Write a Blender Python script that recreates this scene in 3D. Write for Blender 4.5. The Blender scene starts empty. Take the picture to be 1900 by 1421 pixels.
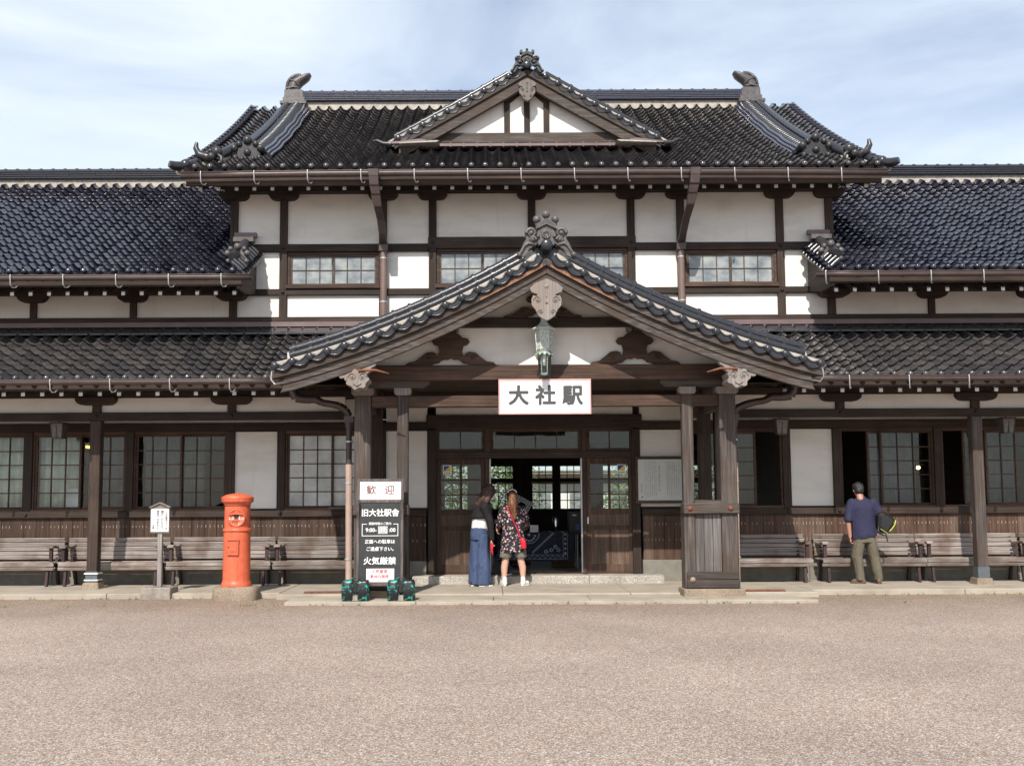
import bpy, bmesh, math, random
from math import sin, cos, pi, radians, sqrt, atan2
from mathutils import Vector, Matrix, noise as mnoise
SC = bpy.context.scene
# ---------------------------------------------------------------- camera
cd = bpy.data.cameras.new('camera'); cam = bpy.data.objects.new('camera', cd)
SC.collection.objects.link(cam); SC.camera = cam
cd.sensor_width = 36.0; cd.lens = 35.05; cd.shift_x = 0.0237; cd.shift_y = 0.0350
cd.clip_start = 0.1; cd.clip_end = 3000
cam.matrix_world = Matrix.Translation((-.825, -17.97, 1.45)) @ Matrix.Rotation(radians(90+4.66), 4, 'X') @ Matrix.Rotation(-.0052, 4, 'Z')
# ---------------------------------------------------------------- sun, sky, exposure
SUN_EL, SUN_AZ = radians(44), radians(11)       # azimuth measured to the left of the view axis, sun behind the camera
sl = bpy.data.lights.new('sun', 'SUN'); sl.energy = 4.4; sl.angle = radians(.55); sl.color = (1, .93, .84)
so = bpy.data.objects.new('sun', sl); SC.collection.objects.link(so)
sdir = Vector((-sin(SUN_AZ)*cos(SUN_EL), -cos(SUN_AZ)*cos(SUN_EL), sin(SUN_EL)))
so.rotation_euler = sdir.to_track_quat('Z', 'Y').to_euler(); so.location = sdir*60
W = bpy.data.worlds.new('World'); SC.world = W; W.use_nodes = True
wn, wl = W.node_tree.nodes, W.node_tree.links
bg = wn['Background']; bg.inputs['Strength'].default_value = .13
sky = wn.new('ShaderNodeTexSky'); sky.sky_type = 'NISHITA'; sky.sun_disc = False
sky.sun_elevation = SUN_EL; sky.sun_rotation = pi + SUN_AZ; sky.air_density = 1.0; sky.dust_density = 1.2; sky.ozone_density = 1.5
tc = wn.new('ShaderNodeTexCoord'); mp = wn.new('ShaderNodeMapping'); mp.inputs['Scale'].default_value = (1.3, 1.3, 5.0); mp.inputs['Location'].default_value = (1.7, .3, .45)
n1 = wn.new('ShaderNodeTexNoise'); n1.inputs['Scale'].default_value = 1.7; n1.inputs['Detail'].default_value = 7; n1.inputs['Roughness'].default_value = .55; n1.inputs['Distortion'].default_value = .4
rp = wn.new('ShaderNodeValToRGB'); rp.color_ramp.elements[0].position = .33; rp.color_ramp.elements[1].position = .74
rp.color_ramp.elements[0].color = (.26, .26, .26, 1); rp.color_ramp.elements[1].color = (.88, .88, .88, 1)
mx = wn.new('ShaderNodeMixRGB'); mx.inputs['Color2'].default_value = (6.6, 7.2, 7.9, 1)
wl.new(tc.outputs['Generated'], mp.inputs['Vector']); wl.new(mp.outputs[0], n1.inputs['Vector']); wl.new(n1.outputs['Fac'], rp.inputs[0])
wl.new(rp.outputs[0], mx.inputs['Fac']); wl.new(sky.outputs[0], mx.inputs['Color1']); wl.new(mx.outputs[0], bg.inputs['Color'])
vs = SC.view_settings; vs.view_transform = 'Standard'; vs.look = 'None'; vs.gamma = 1; vs.exposure = 0.3; vs.use_curve_mapping = False
try:
    SC.cycles.max_bounces = 8; SC.cycles.transparent_max_bounces = 12; SC.cycles.caustics_reflective = False; SC.cycles.caustics_refractive = False
    SC.cycles.use_denoising = True
except Exception: pass
rnd = random.Random(11)
# ---------------------------------------------------------------- helpers
class MB:
    def __init__(s): s.v = []; s.f = []; s.m = []; s.s = []; s.uv = None
    def add(s, v, f, m=0, smooth=False):
        o = len(s.v); s.v += [tuple(p) for p in v]
        for q in f: s.f.append([i+o for i in q]); s.m.append(m); s.s.append(smooth)
    def box(s, x0, x1, y0, y1, z0, z1, m=0):
        s.add([(x0,y0,z0),(x1,y0,z0),(x1,y1,z0),(x0,y1,z0),(x0,y0,z1),(x1,y0,z1),(x1,y1,z1),(x0,y1,z1)],
              [(0,3,2,1),(4,5,6,7),(0,1,5,4),(1,2,6,5),(2,3,7,6),(3,0,4,7)], m); return s
    def xbox(s, M, x0, x1, y0, y1, z0, z1, m=0):
        t = MB(); t.box(x0,x1,y0,y1,z0,z1); s.add([M @ Vector(p) for p in t.v], t.f, m); return s
    def bar(s, a, b, w, h, m=0, up=(0,0,1)):
        a, b = Vector(a), Vector(b); d = (b-a); L = d.length; d.normalize()
        sx = d.cross(Vector(up))
        if sx.length < 1e-4: sx = Vector((1,0,0))
        sx.normalize(); uz = sx.cross(d)
        vs_ = []
        for p in (a, b):
            for i, j in ((-1,-1),(1,-1),(1,1),(-1,1)): vs_.append(p + sx*i*w/2 + uz*j*h/2)
        s.add(vs_, [(3,2,1,0),(4,5,6,7),(0,1,5,4),(1,2,6,5),(2,3,7,6),(3,0,4,7)], m); return s
    def prism(s, poly, y0, y1, m=0, ax='xz', smooth=False):
        n = len(poly)
        def P(a, b, c): return (a, c, b) if ax == 'xz' else ((c, a, b) if ax == 'yz' else (a, b, c))
        area = sum(poly[i][0]*poly[(i+1) % n][1]-poly[(i+1) % n][0]*poly[i][1] for i in range(n))
        if area < 0: poly = poly[::-1]
        vv = [P(a, b, y0) for a, b in poly] + [P(a, b, y1) for a, b in poly]
        ff = [list(range(n)), list(range(2*n-1, n-1, -1))]
        s.add(vv, ff, m)
        o = len(s.v)-2*n
        for i in range(n):
            j = (i+1) % n; s.f.append([o+i, o+n+i, o+n+j, o+j]); s.m.append(m); s.s.append(smooth)
        return s
    def tube(s, pts, r, n=8, m=0, caps=True, sx=1.0):
        pts = [Vector(p) for p in pts]; k = len(pts)
        rs = r if isinstance(r, (list, tuple)) else [r]*k
        d0 = (pts[1]-pts[0]).normalized(); ref = Vector((0,0,1)) if abs(d0.z) < .9 else Vector((0,1,0))
        u = d0.cross(ref).normalized(); vv = []
        for i in range(k):
            d = (pts[min(i+1,k-1)]-pts[max(i-1,0)]).normalized()
            u = (u - d*u.dot(d)).normalized(); w = d.cross(u)
            for j in range(n):
                a = 2*pi*j/n; vv.append(pts[i]+(u*cos(a)*sx+w*sin(a))*rs[i])
        ff = []
        for i in range(k-1):
            for j in range(n): ff.append((i*n+j, i*n+(j+1) % n, (i+1)*n+(j+1) % n, (i+1)*n+j))
        s.add(vv, ff, m, True)
        if caps: s.add(vv[:n], [list(range(n-1,-1,-1))], m); s.add(vv[-n:], [list(range(n))], m)
        return s
    def lathe(s, prof, c=(0,0,0), n=24, m=0, sx=1, sy=1, smooth=True, M=None, p4=None):
        vv = []
        for r, z in prof:
            for j in range(n):
                a = 2*pi*j/n; ca, sa = cos(a), sin(a)
                if p4: 
                    q = (abs(ca)**p4+abs(sa)**p4)**(-1/p4); ca, sa = ca*q, sa*q
                vv.append(Vector((c[0]+r*ca*sx, c[1]+r*sa*sy, c[2]+z)))
        if M: vv = [M @ p for p in vv]
        k = len(prof); ff = []
        for i in range(k-1):
            for j in range(n): ff.append((i*n+j, i*n+(j+1) % n, (i+1)*n+(j+1) % n, (i+1)*n+j))
        s.add(vv, ff, m, smooth)
        if prof[0][0] > 1e-4: s.add(vv[:n], [list(range(n-1,-1,-1))], m)
        if prof[-1][0] > 1e-4: s.add(vv[-n:], [list(range(n))], m)
        return s
    def ball(s, c, r, m=0, n=12, k=7, sx=1, sy=1, sz=1):
        return s.lathe([(max(r*sin(pi*i/k), 1e-5), -r*cos(pi*i/k)*sz) for i in range(k+1)], c, n, m, sx, sy)
    def loft(s, rings, n=20, m=0, caps=True):
        vv = []
        for (cx,cy,cz,rx,ry) in rings:
            for j in range(n):
                a = 2*pi*j/n; vv.append((cx+rx*cos(a), cy+ry*sin(a), cz))
        k = len(rings); ff = []
        for i in range(k-1):
            for j in range(n): ff.append((i*n+j, i*n+(j+1) % n, (i+1)*n+(j+1) % n, (i+1)*n+j))
        s.add(vv, ff, m, True)
        if caps: s.add(vv[:n], [list(range(n-1,-1,-1))], m); s.add(vv[-n:], [list(range(n))], m)
        return s
    def mirror(s, cx=0):
        t = MB(); t.v = [(2*cx-x, y, z) for x, y, z in s.v]; t.f = [q[::-1] for q in s.f]; t.m = list(s.m); t.s = list(s.s); t.uv = s.uv; return t
    def join(s, t): s.add(t.v, t.f, 0); n = len(t.f); s.m[-n:] = t.m; s.s[-n:] = t.s; return s
    def mesh(s, name, mats):
        me = bpy.data.meshes.new(name); me.from_pydata(s.v, [], s.f)
        for mt in (mats if isinstance(mats, (list, tuple)) else [mats]): me.materials.append(mt)
        me.polygons.foreach_set('material_index', s.m); me.polygons.foreach_set('use_smooth', s.s)
        if s.uv:
            ul = me.uv_layers.new(name='UVMap')
            flat = [c for face in s.uv for p in face for c in p]
            ul.data.foreach_set('uv', flat)
        me.update(); return me
    def build(s, name, mats, parent=None, bevel=0, loc=None):
        o = bpy.data.objects.new(name, s.mesh(name, mats)); SC.collection.objects.link(o)
        if parent: o.parent = parent
        if loc: o.location = loc
        if bevel:
            b = o.modifiers.new('bevel', 'BEVEL'); b.width = bevel; b.segments = 1; b.limit_method = 'ANGLE'; b.angle_limit = radians(50)
        return o
def thing(name, label, cat, loc=(0,0,0), rz=0, group=None):
    o = bpy.data.objects.new(name, None); SC.collection.objects.link(o); o.empty_display_size = .1
    o.location = loc; o.rotation_euler = (0,0,rz); o['label'] = label; o['category'] = cat
    if group: o['group'] = group
    return o
def tag(o, label, cat, group=None):
    o['label'] = label; o['category'] = cat
    if group: o['group'] = group
    return o
def copy_tree(o, parent=None):
    c = o.copy(); SC.collection.objects.link(c)
    if parent: c.parent = parent
    for ch in list(o.children): copy_tree(ch, c)
    return c
def text(body, size, loc, mat, parent=None, name='lettering', bold=0.0, ext=.002, align='CENTER', rot=(pi/2,0,0), sx=1.0, line=1.0, M=None):
    cu = bpy.data.curves.new('t', 'FONT'); cu.body = body; cu.size = size; cu.extrude = ext; cu.resolution_u = 3
    cu.align_x = align; cu.align_y = 'CENTER'; cu.space_line = line
    ob = bpy.data.objects.new('t', cu); SC.collection.objects.link(ob)
    bpy.context.view_layer.update()
    me = bpy.data.meshes.new_from_object(ob.evaluated_get(bpy.context.evaluated_depsgraph_get()))
    bpy.data.objects.remove(ob); bpy.data.curves.remove(cu)
    me.materials.clear(); me.materials.append(mat); me.name = name
    T = Matrix.Translation(loc) @ (M if M else Matrix.Rotation(rot[2],4,'Z') @ Matrix.Rotation(rot[0],4,'X')) @ Matrix.Diagonal((sx,1,1,1))
    if bold:      # heavier strokes: the same glyphs shifted a little, each a hair deeper than the last
        bm = bmesh.new()
        for k in range(9):
            t2 = me.copy(); o_ = (0,0) if k == 0 else (bold*cos(k*pi/4), bold*sin(k*pi/4))
            t2.transform(Matrix.Translation((o_[0], o_[1], -k*ext*.11))); bm.from_mesh(t2); bpy.data.meshes.remove(t2)
        bm.to_mesh(me); bm.free()
    me.transform(T)
    o = bpy.data.objects.new(name, me); SC.collection.objects.link(o)
    if parent: o.parent = parent
    return o
# ---------------------------------------------------------------- materials
def mat(name):
    m = bpy.data.materials.new(name); m.use_nodes = True
    nt = m.node_tree; return m, nt, nt.nodes['Principled BSDF']
def nd(nt, t, **k):
    n = nt.nodes.new(t)
    for a, b in k.items():
        if a in n.inputs: n.inputs[a].default_value = b
        else: setattr(n, a, b)
    return n
def ramp(nt, src, stops):
    r = nt.nodes.new('ShaderNodeValToRGB'); e = r.color_ramp.elements
    e[0].position, e[0].color = stops[0][0], (*stops[0][1], 1); e[1].position, e[1].color = stops[-1][0], (*stops[-1][1], 1)
    for p, c in stops[1:-1]: q = e.new(p); q.color = (*c, 1)
    nt.links.new(src, r.inputs[0]); return r.outputs[0]
def bump(nt, b, h, strength=.3, dist=.01):
    n = nd(nt, 'ShaderNodeBump', Strength=strength, Distance=dist); nt.links.new(h, n.inputs['Height']); nt.links.new(n.outputs[0], b.inputs['Normal'])
def coords(nt, scale=(1,1,1), kind='Object'):
    t = nt.nodes.new('ShaderNodeTexCoord'); m = nt.nodes.new('ShaderNodeMapping'); m.inputs['Scale'].default_value = scale
    nt.links.new(t.outputs[kind], m.inputs['Vector']); return m.outputs[0]
def mixc(nt, fac, c1, c2, mode='MIX'):
    n = nt.nodes.new('ShaderNodeMixRGB'); n.blend_type = mode
    for i, c in ((0, fac), (1, c1), (2, c2)):
        if hasattr(c, 'links'): nt.links.new(c, n.inputs[i])
        elif i == 0: n.inputs[0].default_value = c
        else: n.inputs[i].default_value = (*c, 1)
    return n.outputs[0]
def plain(name, c, rough=.6, metal=0, var=.12, scale=12, bumps=.1, spec=.5):
    m, nt, b = mat(name); v = coords(nt)
    n = nd(nt, 'ShaderNodeTexNoise', Scale=scale, Detail=5.0, Roughness=.6); nt.links.new(v, n.inputs['Vector'])
    lo = tuple(x*(1-var) for x in c); hi = tuple(min(1, x*(1+var)) for x in c)
    nt.links.new(ramp(nt, n.outputs['Fac'], [(.3, lo), (.7, hi)]), b.inputs['Base Color'])
    b.inputs['Roughness'].default_value = rough; b.inputs['Metallic'].default_value = metal; b.inputs['Specular IOR Level'].default_value = spec
    if bumps: bump(nt, b, n.outputs['Fac'], bumps, .01)
    return m
def wood(name, cols, axis='z', rough=.7, fine=38, worn=None, spec=.3):
    m, nt, b = mat(name); k = {'x': (1.3, fine, fine), 'y': (fine, 1.3, fine), 'z': (fine, fine, 1.3)}[axis]
    oi = nt.nodes.new('ShaderNodeObjectInfo'); v = coords(nt, k)
    ad = nt.nodes.new('ShaderNodeVectorMath'); ad.operation = 'ADD'; cm = nt.nodes.new('ShaderNodeCombineXYZ')
    ml = nd(nt, 'ShaderNodeMath', operation='MULTIPLY'); ml.inputs[1].default_value = 40; nt.links.new(oi.outputs['Random'], ml.inputs[0])
    for i in range(3): nt.links.new(ml.outputs[0], cm.inputs[i])
    nt.links.new(v, ad.inputs[0]); nt.links.new(cm.outputs[0], ad.inputs[1])
    n = nd(nt, 'ShaderNodeTexNoise', Scale=1.0, Detail=6.0, Roughness=.65); nt.links.new(ad.outputs[0], n.inputs['Vector'])
    c = ramp(nt, n.outputs['Fac'], [(.28, cols[0]), (.5, cols[1]), (.74, cols[2])])
    v2 = coords(nt, (2.2, 2.2, 2.2)); n2 = nd(nt, 'ShaderNodeTexNoise', Scale=1.0, Detail=4.0); nt.links.new(v2, n2.inputs['Vector'])
    if worn:
        f = ramp(nt, n2.outputs['Fac'], [(.46, (0,0,0)), (.66, (.8,.8,.8))]); c = mixc(nt, f, c, worn)
    else:
        f = ramp(nt, n2.outputs['Fac'], [(.3, (.72,.72,.72)), (.7, (1.2,1.2,1.2))]); c = mixc(nt, 1.0, c, f, 'MULTIPLY')
    rr = nd(nt, 'ShaderNodeMath', operation='MULTIPLY_ADD'); rr.inputs[1].default_value = .5; rr.inputs[2].default_value = .75; nt.links.new(oi.outputs['Random'], rr.inputs[0])
    c = mixc(nt, 1.0, c, rr.outputs[0], 'MULTIPLY')
    nt.links.new(c, b.inputs['Base Color']); b.inputs['Roughness'].default_value = rough; b.inputs['Specular IOR Level'].default_value = spec
    bump(nt, b, n.outputs['Fac'], .35, .006); return m
DK = [(.020,.013,.010), (.039,.026,.020), (.068,.047,.037)]
WZ, WX, WY = (wood('dark_wood_'+a, DK, a) for a in 'zxy')
BR = [(.032,.019,.013), (.072,.042,.029), (.14,.082,.058)]
BRZ, BRX = wood('brown_wood_z', BR, 'z'), wood('brown_wood_x', BR, 'x')
GR = [(.026,.021,.019), (.066,.054,.048), (.15,.130,.117)]
GZ, GX, GY = (wood('weathered_wood_'+a, GR, a, worn=(.060,.040,.029)) for a in 'zxy')
GP = wood('silver_board', [(.045,.039,.038), (.10,.090,.087), (.19,.175,.168)], 'z', worn=(.085,.066,.055))
BG = [(.11,.094,.085), (.25,.215,.195), (.42,.38,.355)]
BGX = wood('bench_wood', BG, 'x', worn=(.12,.078,.060)); BGD = wood('bench_leg_wood', [(.03,.018,.018),(.05,.03,.03),(.075,.048,.048)], 'z')
CARVE = wood('carved_wood', [(.12,.105,.097), (.20,.178,.165), (.30,.272,.252)], 'z', worn=(.20,.155,.125))
def plaster():
    m, nt, b = mat('white_plaster'); v = coords(nt, (.9, .9, 2.6))
    n = nd(nt, 'ShaderNodeTexNoise', Scale=1.0, Detail=8.0, Roughness=.6); nt.links.new(v, n.inputs['Vector'])
    v2 = coords(nt, (7, 7, .7)); n2 = nd(nt, 'ShaderNodeTexNoise', Scale=1.0, Detail=5.0); nt.links.new(v2, n2.inputs['Vector'])
    c = ramp(nt, n.outputs['Fac'], [(.25, (.60,.57,.53)), (.5, (.76,.74,.70)), (.75, (.80,.785,.755))])
    f = ramp(nt, n2.outputs['Fac'], [(.60, (0,0,0)), (.78, (.42,.42,.42))]); c = mixc(nt, f, c, (.60,.56,.50))
    nt.links.new(c, b.inputs['Base Color']); b.inputs['Roughness'].default_value = .85; b.inputs['Specular IOR Level'].default_value = .2
    bump(nt, b, n2.outputs['Fac'], .06, .01); return m
PLA = plaster()
def tilemat(name, a, b_, c_, lich=.5):
    m, nt, b = mat(name); t = nt.nodes.new('ShaderNodeUVMap'); fl = nd(nt, 'ShaderNodeVectorMath', operation='FLOOR'); nt.links.new(t.outputs[0], fl.inputs[0])
    w = nd(nt, 'ShaderNodeTexWhiteNoise', noise_dimensions='2D'); nt.links.new(fl.outputs[0], w.inputs['Vector'])
    c = ramp(nt, w.outputs['Value'], [(0, a), (.5, b_), (1, c_)])
    v = coords(nt, (1,1,1)); n = nd(nt, 'ShaderNodeTexNoise', Scale=26.0, Detail=6.0, Roughness=.7); nt.links.new(v, n.inputs['Vector'])
    n3 = nd(nt, 'ShaderNodeTexNoise', Scale=.9, Detail=3.0); nt.links.new(v, n3.inputs['Vector'])
    s = nd(nt, 'ShaderNodeMath', operation='MULTIPLY_ADD'); s.inputs[1].default_value = .45; nt.links.new(n3.outputs['Fac'], s.inputs[0]); nt.links.new(n.outputs['Fac'], s.inputs[2])
    f = ramp(nt, s.outputs[0], [(.82, (0,0,0)), (.93, (lich,lich,lich))]); c = mixc(nt, f, c, (.20,.175,.135))
    nt.links.new(c, b.inputs['Base Color'])
    rg = ramp(nt, n.outputs['Fac'], [(.3, (.07,.07,.07)), (.75, (.30,.30,.30))]); nt.links.new(rg, b.inputs['Roughness']); b.inputs['Specular IOR Level'].default_value = .9
    bump(nt, b, n.outputs['Fac'], .12, .01); return m
TILE = tilemat('glazed_tile', (.042,.041,.045), (.056,.053,.056), (.088,.080,.078))
TILB = tilemat('glazed_tile_blue', (.011,.012,.021), (.023,.024,.041), (.040,.040,.060), .35)
RIDGE = plain('ridge_tile', (.020,.021,.026), .25, 0, .35, 18, .15, .6)
MORT = plain('lime_mortar', (.40,.37,.325), .85, 0, .25, 9)
ONI = plain('ornament_tile', (.085,.078,.078), .42, 0, .4, 16, .3)
ONID = plain('dark_ornament_tile', (.028,.027,.028), .35, 0, .4, 16, .3)
GUT = plain('brown_copper_gutter', (.068,.048,.045), .42, .15, .2, 6, .05)
FLASH = plain('pink_copper_flashing', (.15,.105,.105), .5, .2, .2, 3, .05)
STEEL = plain('galvanised_steel', (.52,.52,.52), .4, .5, .15, 30, .05)
RUST = plain('rusty_iron', (.17,.058,.030), .7, .1, .4, 14, .2)
PIPE = plain('beige_pvc_pipe', (.40,.30,.25), .5, 0, .12, 5, .03)
VERD = plain('verdigris_copper', (.52,.56,.52), .6, 0, .35, 26, .2)
GREEN = plain('green_patina', (.34,.43,.37), .6, .1, .4, 22, .2)
CONC = plain('concrete', (.34,.305,.25), .85, 0, .28, 3.0, .2)
CONCG = plain('grey_concrete', (.25,.22,.19), .85, 0, .35, 7, .3)
PLINTH = plain('plinth_concrete', (.20,.188,.16), .85, 0, .22, 5, .2)
def granite(name, a, b_, c_, sc):
    m, nt, b = mat(name); v = coords(nt); vo = nd(nt, 'ShaderNodeTexVoronoi', Scale=sc); nt.links.new(v, vo.inputs['Vector'])
    sp = nt.nodes.new('ShaderNodeSeparateColor'); nt.links.new(vo.outputs['Color'], sp.inputs[0])
    c = ramp(nt, sp.outputs[0], [(.1, a), (.5, b_), (.9, c_)])
    n = nd(nt, 'ShaderNodeTexNoise', Scale=2.5, Detail=5.0); nt.links.new(v, n.inputs['Vector'])
    c = mixc(nt, 1.0, c, ramp(nt, n.outputs['Fac'], [(.3, (.75,.75,.73)), (.7, (1.1,1.1,1.1))]), 'MULTIPLY')
    nt.links.new(c, b.inputs['Base Color']); b.inputs['Roughness'].default_value = .8; return m
GRAN = granite('granite', (.24,.22,.19), (.40,.37,.33), (.52,.49,.44), 90)
STONE = granite('brown_stone', (.19,.14,.10), (.27,.21,.155), (.34,.275,.21), 110)
def gravel():
    m, nt, b = mat('exposed_gravel'); v = coords(nt)
    dn = nd(nt, 'ShaderNodeTexNoise', Scale=30.0, Detail=2.0); nt.links.new(v, dn.inputs['Vector'])
    dv = nd(nt, 'ShaderNodeVectorMath', operation='MULTIPLY_ADD'); dv.inputs[1].default_value = (.02,.02,.02); nt.links.new(dn.outputs['Color'], dv.inputs[0]); nt.links.new(v, dv.inputs[2])
    vo = nd(nt, 'ShaderNodeTexVoronoi', Scale=112.0); nt.links.new(dv.outputs[0], vo.inputs['Vector'])
    sp = nt.nodes.new('ShaderNodeSeparateColor'); nt.links.new(vo.outputs['Color'], sp.inputs[0])
    c = ramp(nt, sp.outputs[0], [(.0, (.15,.128,.122)), (.22, (.27,.222,.196)), (.40, (.46,.31,.205)), (.52, (.36,.31,.275)), (.78, (.52,.45,.395)), (1, (.80,.75,.69))])
    e = nd(nt, 'ShaderNodeTexVoronoi', feature='DISTANCE_TO_EDGE', Scale=112.0); nt.links.new(dv.outputs[0], e.inputs['Vector'])
    ef = ramp(nt, e.outputs['Distance'], [(.0, (.62,.58,.55)), (.20, (1,1,1))])
    c = mixc(nt, 1.0, c, ef, 'MULTIPLY')
    big = nd(nt, 'ShaderNodeTexNoise', Scale=.42, Detail=6.0, Roughness=.6); nt.links.new(v, big.inputs['Vector'])
    c = mixc(nt, 1.0, c, ramp(nt, big.outputs['Fac'], [(.3, (.84,.83,.83)), (.7, (1.1,1.1,1.1))]), 'MULTIPLY')
    mid = nd(nt, 'ShaderNodeTexNoise', Scale=14.0, Detail=4.0, Roughness=.7); nt.links.new(v, mid.inputs['Vector'])
    c = mixc(nt, 1.0, c, ramp(nt, mid.outputs['Fac'], [(.3, (.93,.93,.94)), (.7, (1.05,1.05,1.04))]), 'MULTIPLY')
    c = mixc(nt, 1.0, c, (.965,.945,.93), 'MULTIPLY')
    # brown soil washed in among the stones along the foot of the kerb
    sx = nt.nodes.new('ShaderNodeSeparateXYZ'); nt.links.new(v, sx.inputs[0]); mr = nd(nt, 'ShaderNodeMapRange'); mr.inputs['From Min'].default_value = -5.2; mr.inputs['From Max'].default_value = -2.0; nt.links.new(sx.outputs[1], mr.inputs['Value'])
    so2 = nd(nt, 'ShaderNodeTexNoise', Scale=1.5, Detail=7.0, Roughness=.65); nt.links.new(v, so2.inputs['Vector'])
    mm = nd(nt, 'ShaderNodeMath', operation='MULTIPLY'); nt.links.new(mr.outputs[0], mm.inputs[0]); nt.links.new(ramp(nt, so2.outputs['Fac'], [(.25,(.35,.35,.35)),(.7,(1,1,1))]), mm.inputs[1])
    c = mixc(nt, mm.outputs[0], c, mixc(nt, 1.0, c, (.72,.64,.54), 'MULTIPLY'))
    nt.links.new(c, b.inputs['Base Color']); b.inputs['Roughness'].default_value = .8; b.inputs['Specular IOR Level'].default_value = .3
    hs = nd(nt, 'ShaderNodeMath', operation='ADD'); h2 = nd(nt, 'ShaderNodeMath', operation='MULTIPLY'); h2.inputs[1].default_value = 2.0; nt.links.new(e.outputs['Distance'], h2.inputs[0])
    nt.links.new(h2.outputs[0], hs.inputs[0]); nt.links.new(sp.outputs[1], hs.inputs[1])
    bump(nt, b, hs.outputs[0], .40, .006); return m
GRAVEL = gravel()
def platmat():
    m, nt, b = mat('worn_platform_concrete'); v = coords(nt)
    n = nd(nt, 'ShaderNodeTexNoise', Scale=1.6, Detail=8.0, Roughness=.65); nt.links.new(v, n.inputs['Vector'])
    n2 = nd(nt, 'ShaderNodeTexNoise', Scale=60.0, Detail=3.0); nt.links.new(v, n2.inputs['Vector'])
    c = ramp(nt, n.outputs['Fac'], [(.25, (.25,.215,.17)), (.5, (.37,.325,.26)), (.75, (.45,.40,.33))])
    c = mixc(nt, 1.0, c, ramp(nt, n2.outputs['Fac'], [(.3, (.88,.88,.88)), (.7, (1.08,1.08,1.08))]), 'MULTIPLY')
    nt.links.new(c, b.inputs['Base Color']); b.inputs['Roughness'].default_value = .8; bump(nt, b, n2.outputs['Fac'], .15, .004); return m
PLAT = platmat()
def glassmat(name, tint=(.90,.93,.92), refl=1.0):
    m, nt, b = mat(name); nt.nodes.remove(b); out = nt.nodes['Material Output']
    tr = nd(nt, 'ShaderNodeBsdfTransparent'); tr.inputs['Color'].default_value = (*tint, 1)
    gl = nd(nt, 'ShaderNodeBsdfGlossy', Roughness=.015); gl.inputs['Color'].default_value = (refl, refl, refl, 1)
    fr = nd(nt, 'ShaderNodeFresnel', IOR=1.38); mx_ = nt.nodes.new('ShaderNodeMixShader')
    v = coords(nt, (1.6,1.6,1.6)); n = nd(nt, 'ShaderNodeTexNoise', Scale=1.0, Detail=2.0); nt.links.new(v, n.inputs['Vector'])
    bp = nd(nt, 'ShaderNodeBump', Strength=.06, Distance=.05); nt.links.new(n.outputs['Fac'], bp.inputs['Height']); nt.links.new(bp.outputs[0], gl.inputs['Normal'])
    nt.links.new(fr.outputs[0], mx_.inputs[0]); nt.links.new(tr.outputs[0], mx_.inputs[1]); nt.links.new(gl.outputs[0], mx_.inputs[2]); nt.links.new(mx_.outputs[0], out.inputs['Surface']); return m
GLASS = glassmat('old_window_glass')
def frostmat():
    m, nt, b = mat('frosted_pane'); v = coords(nt, (4.2,4.2,5.4)); n = nd(nt, 'ShaderNodeTexNoise', Scale=1.0, Detail=3.0); nt.links.new(v, n.inputs['Vector'])
    nt.links.new(ramp(nt, n.outputs['Fac'], [(.3, (.13,.155,.18)), (.5, (.24,.265,.275)), (.7, (.36,.375,.36))]), b.inputs['Base Color']); b.inputs['Roughness'].default_value = .22; bump(nt, b, n.outputs['Fac'], .06, .05); return m
FROST = frostmat()
CURT = plain('grey_green_curtain', (.68,.73,.66), .9, 0, .25, 4, .1)
CURTD = plain('slate_curtain', (.17,.175,.20), .9, 0, .3, 3, .1)
INWALL = plain('interior_plaster', (.36,.34,.31), .9, 0, .1, 2, .02)
INFLOOR = plain('interior_floor', (.22,.19,.165), .6, 0, .15, 3, .02)
WHITE = plain('white_paint', (.80,.80,.79), .5, 0, .04, 5, .02)
RAFW = plain('white_rafter_end', (.62,.60,.57), .7, 0, .2, 25, .05)
PINK = plain('pink_border_paint', (.60,.33,.31), .5, 0, .15, 5, .02)
INK = plain('dark_grey_ink', (.055,.058,.062), .6, 0, .1, 10, 0)
BLACK = plain('black_paint', (.020,.021,.023), .5, 0, .2, 10, .03)
ORW = plain('bare_orange_wood', (.22,.105,.055), .7, 0, .45, 22, .2)
PIPE2 = plain('faded_brown_pipe', (.17,.115,.10), .5, 0, .2, 4, .05)
# ================================================================ SETTING
def struct(name, mb, m):
    o = mb.build(name, m); o['kind'] = 'structure'; return o
g = MB()
for i in range(24):
    for j in range(24):
        x0, y0 = -180+15*i, -180+15*j
        g.add([(x0,y0,-.085),(x0+15,y0,-.085),(x0+15,y0+15,-.085),(x0,y0+15,-.085)], [(0,1,2,3)])
struct('ground', g, GRAVEL)
pl = MB()
xs = [-22,-13,-9.4,-6.9,-4.15]; 
for a, b in zip(xs[:-1], xs[1:]): pl.box(a+.004, b-.004, -1.95, .12, -.30, 0)
xs = [4.35,6.8,9.3,13,22]
for a, b in zip(xs[:-1], xs[1:]): pl.box(a+.004, b-.004, -1.85, .12, -.30, 0)
xs = [-4.15,-2.5,-.6,1.4,3.0,4.35]
for a, b in zip(xs[:-1], xs[1:]): pl.box(a+.003, b-.003, -2.2, .12, -.30, -.003)
po = struct('platform', pl, PLAT); bv = po.modifiers.new('b','BEVEL'); bv.width = .012; bv.segments = 2
ap = MB()
xs = [-3.85,-2.2,-.75,.7,2.15,3.2]
for a, b in zip(xs[:-1], xs[1:]): ap.box(a+.004, b-.004, -2.94, -2.204, -.30, -.032)
ap.prism([(3.204,-2.94),(4.0,-2.94),(3.7,-2.3),(3.204,-2.3)], -.30, -.034, ax='xy')
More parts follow.
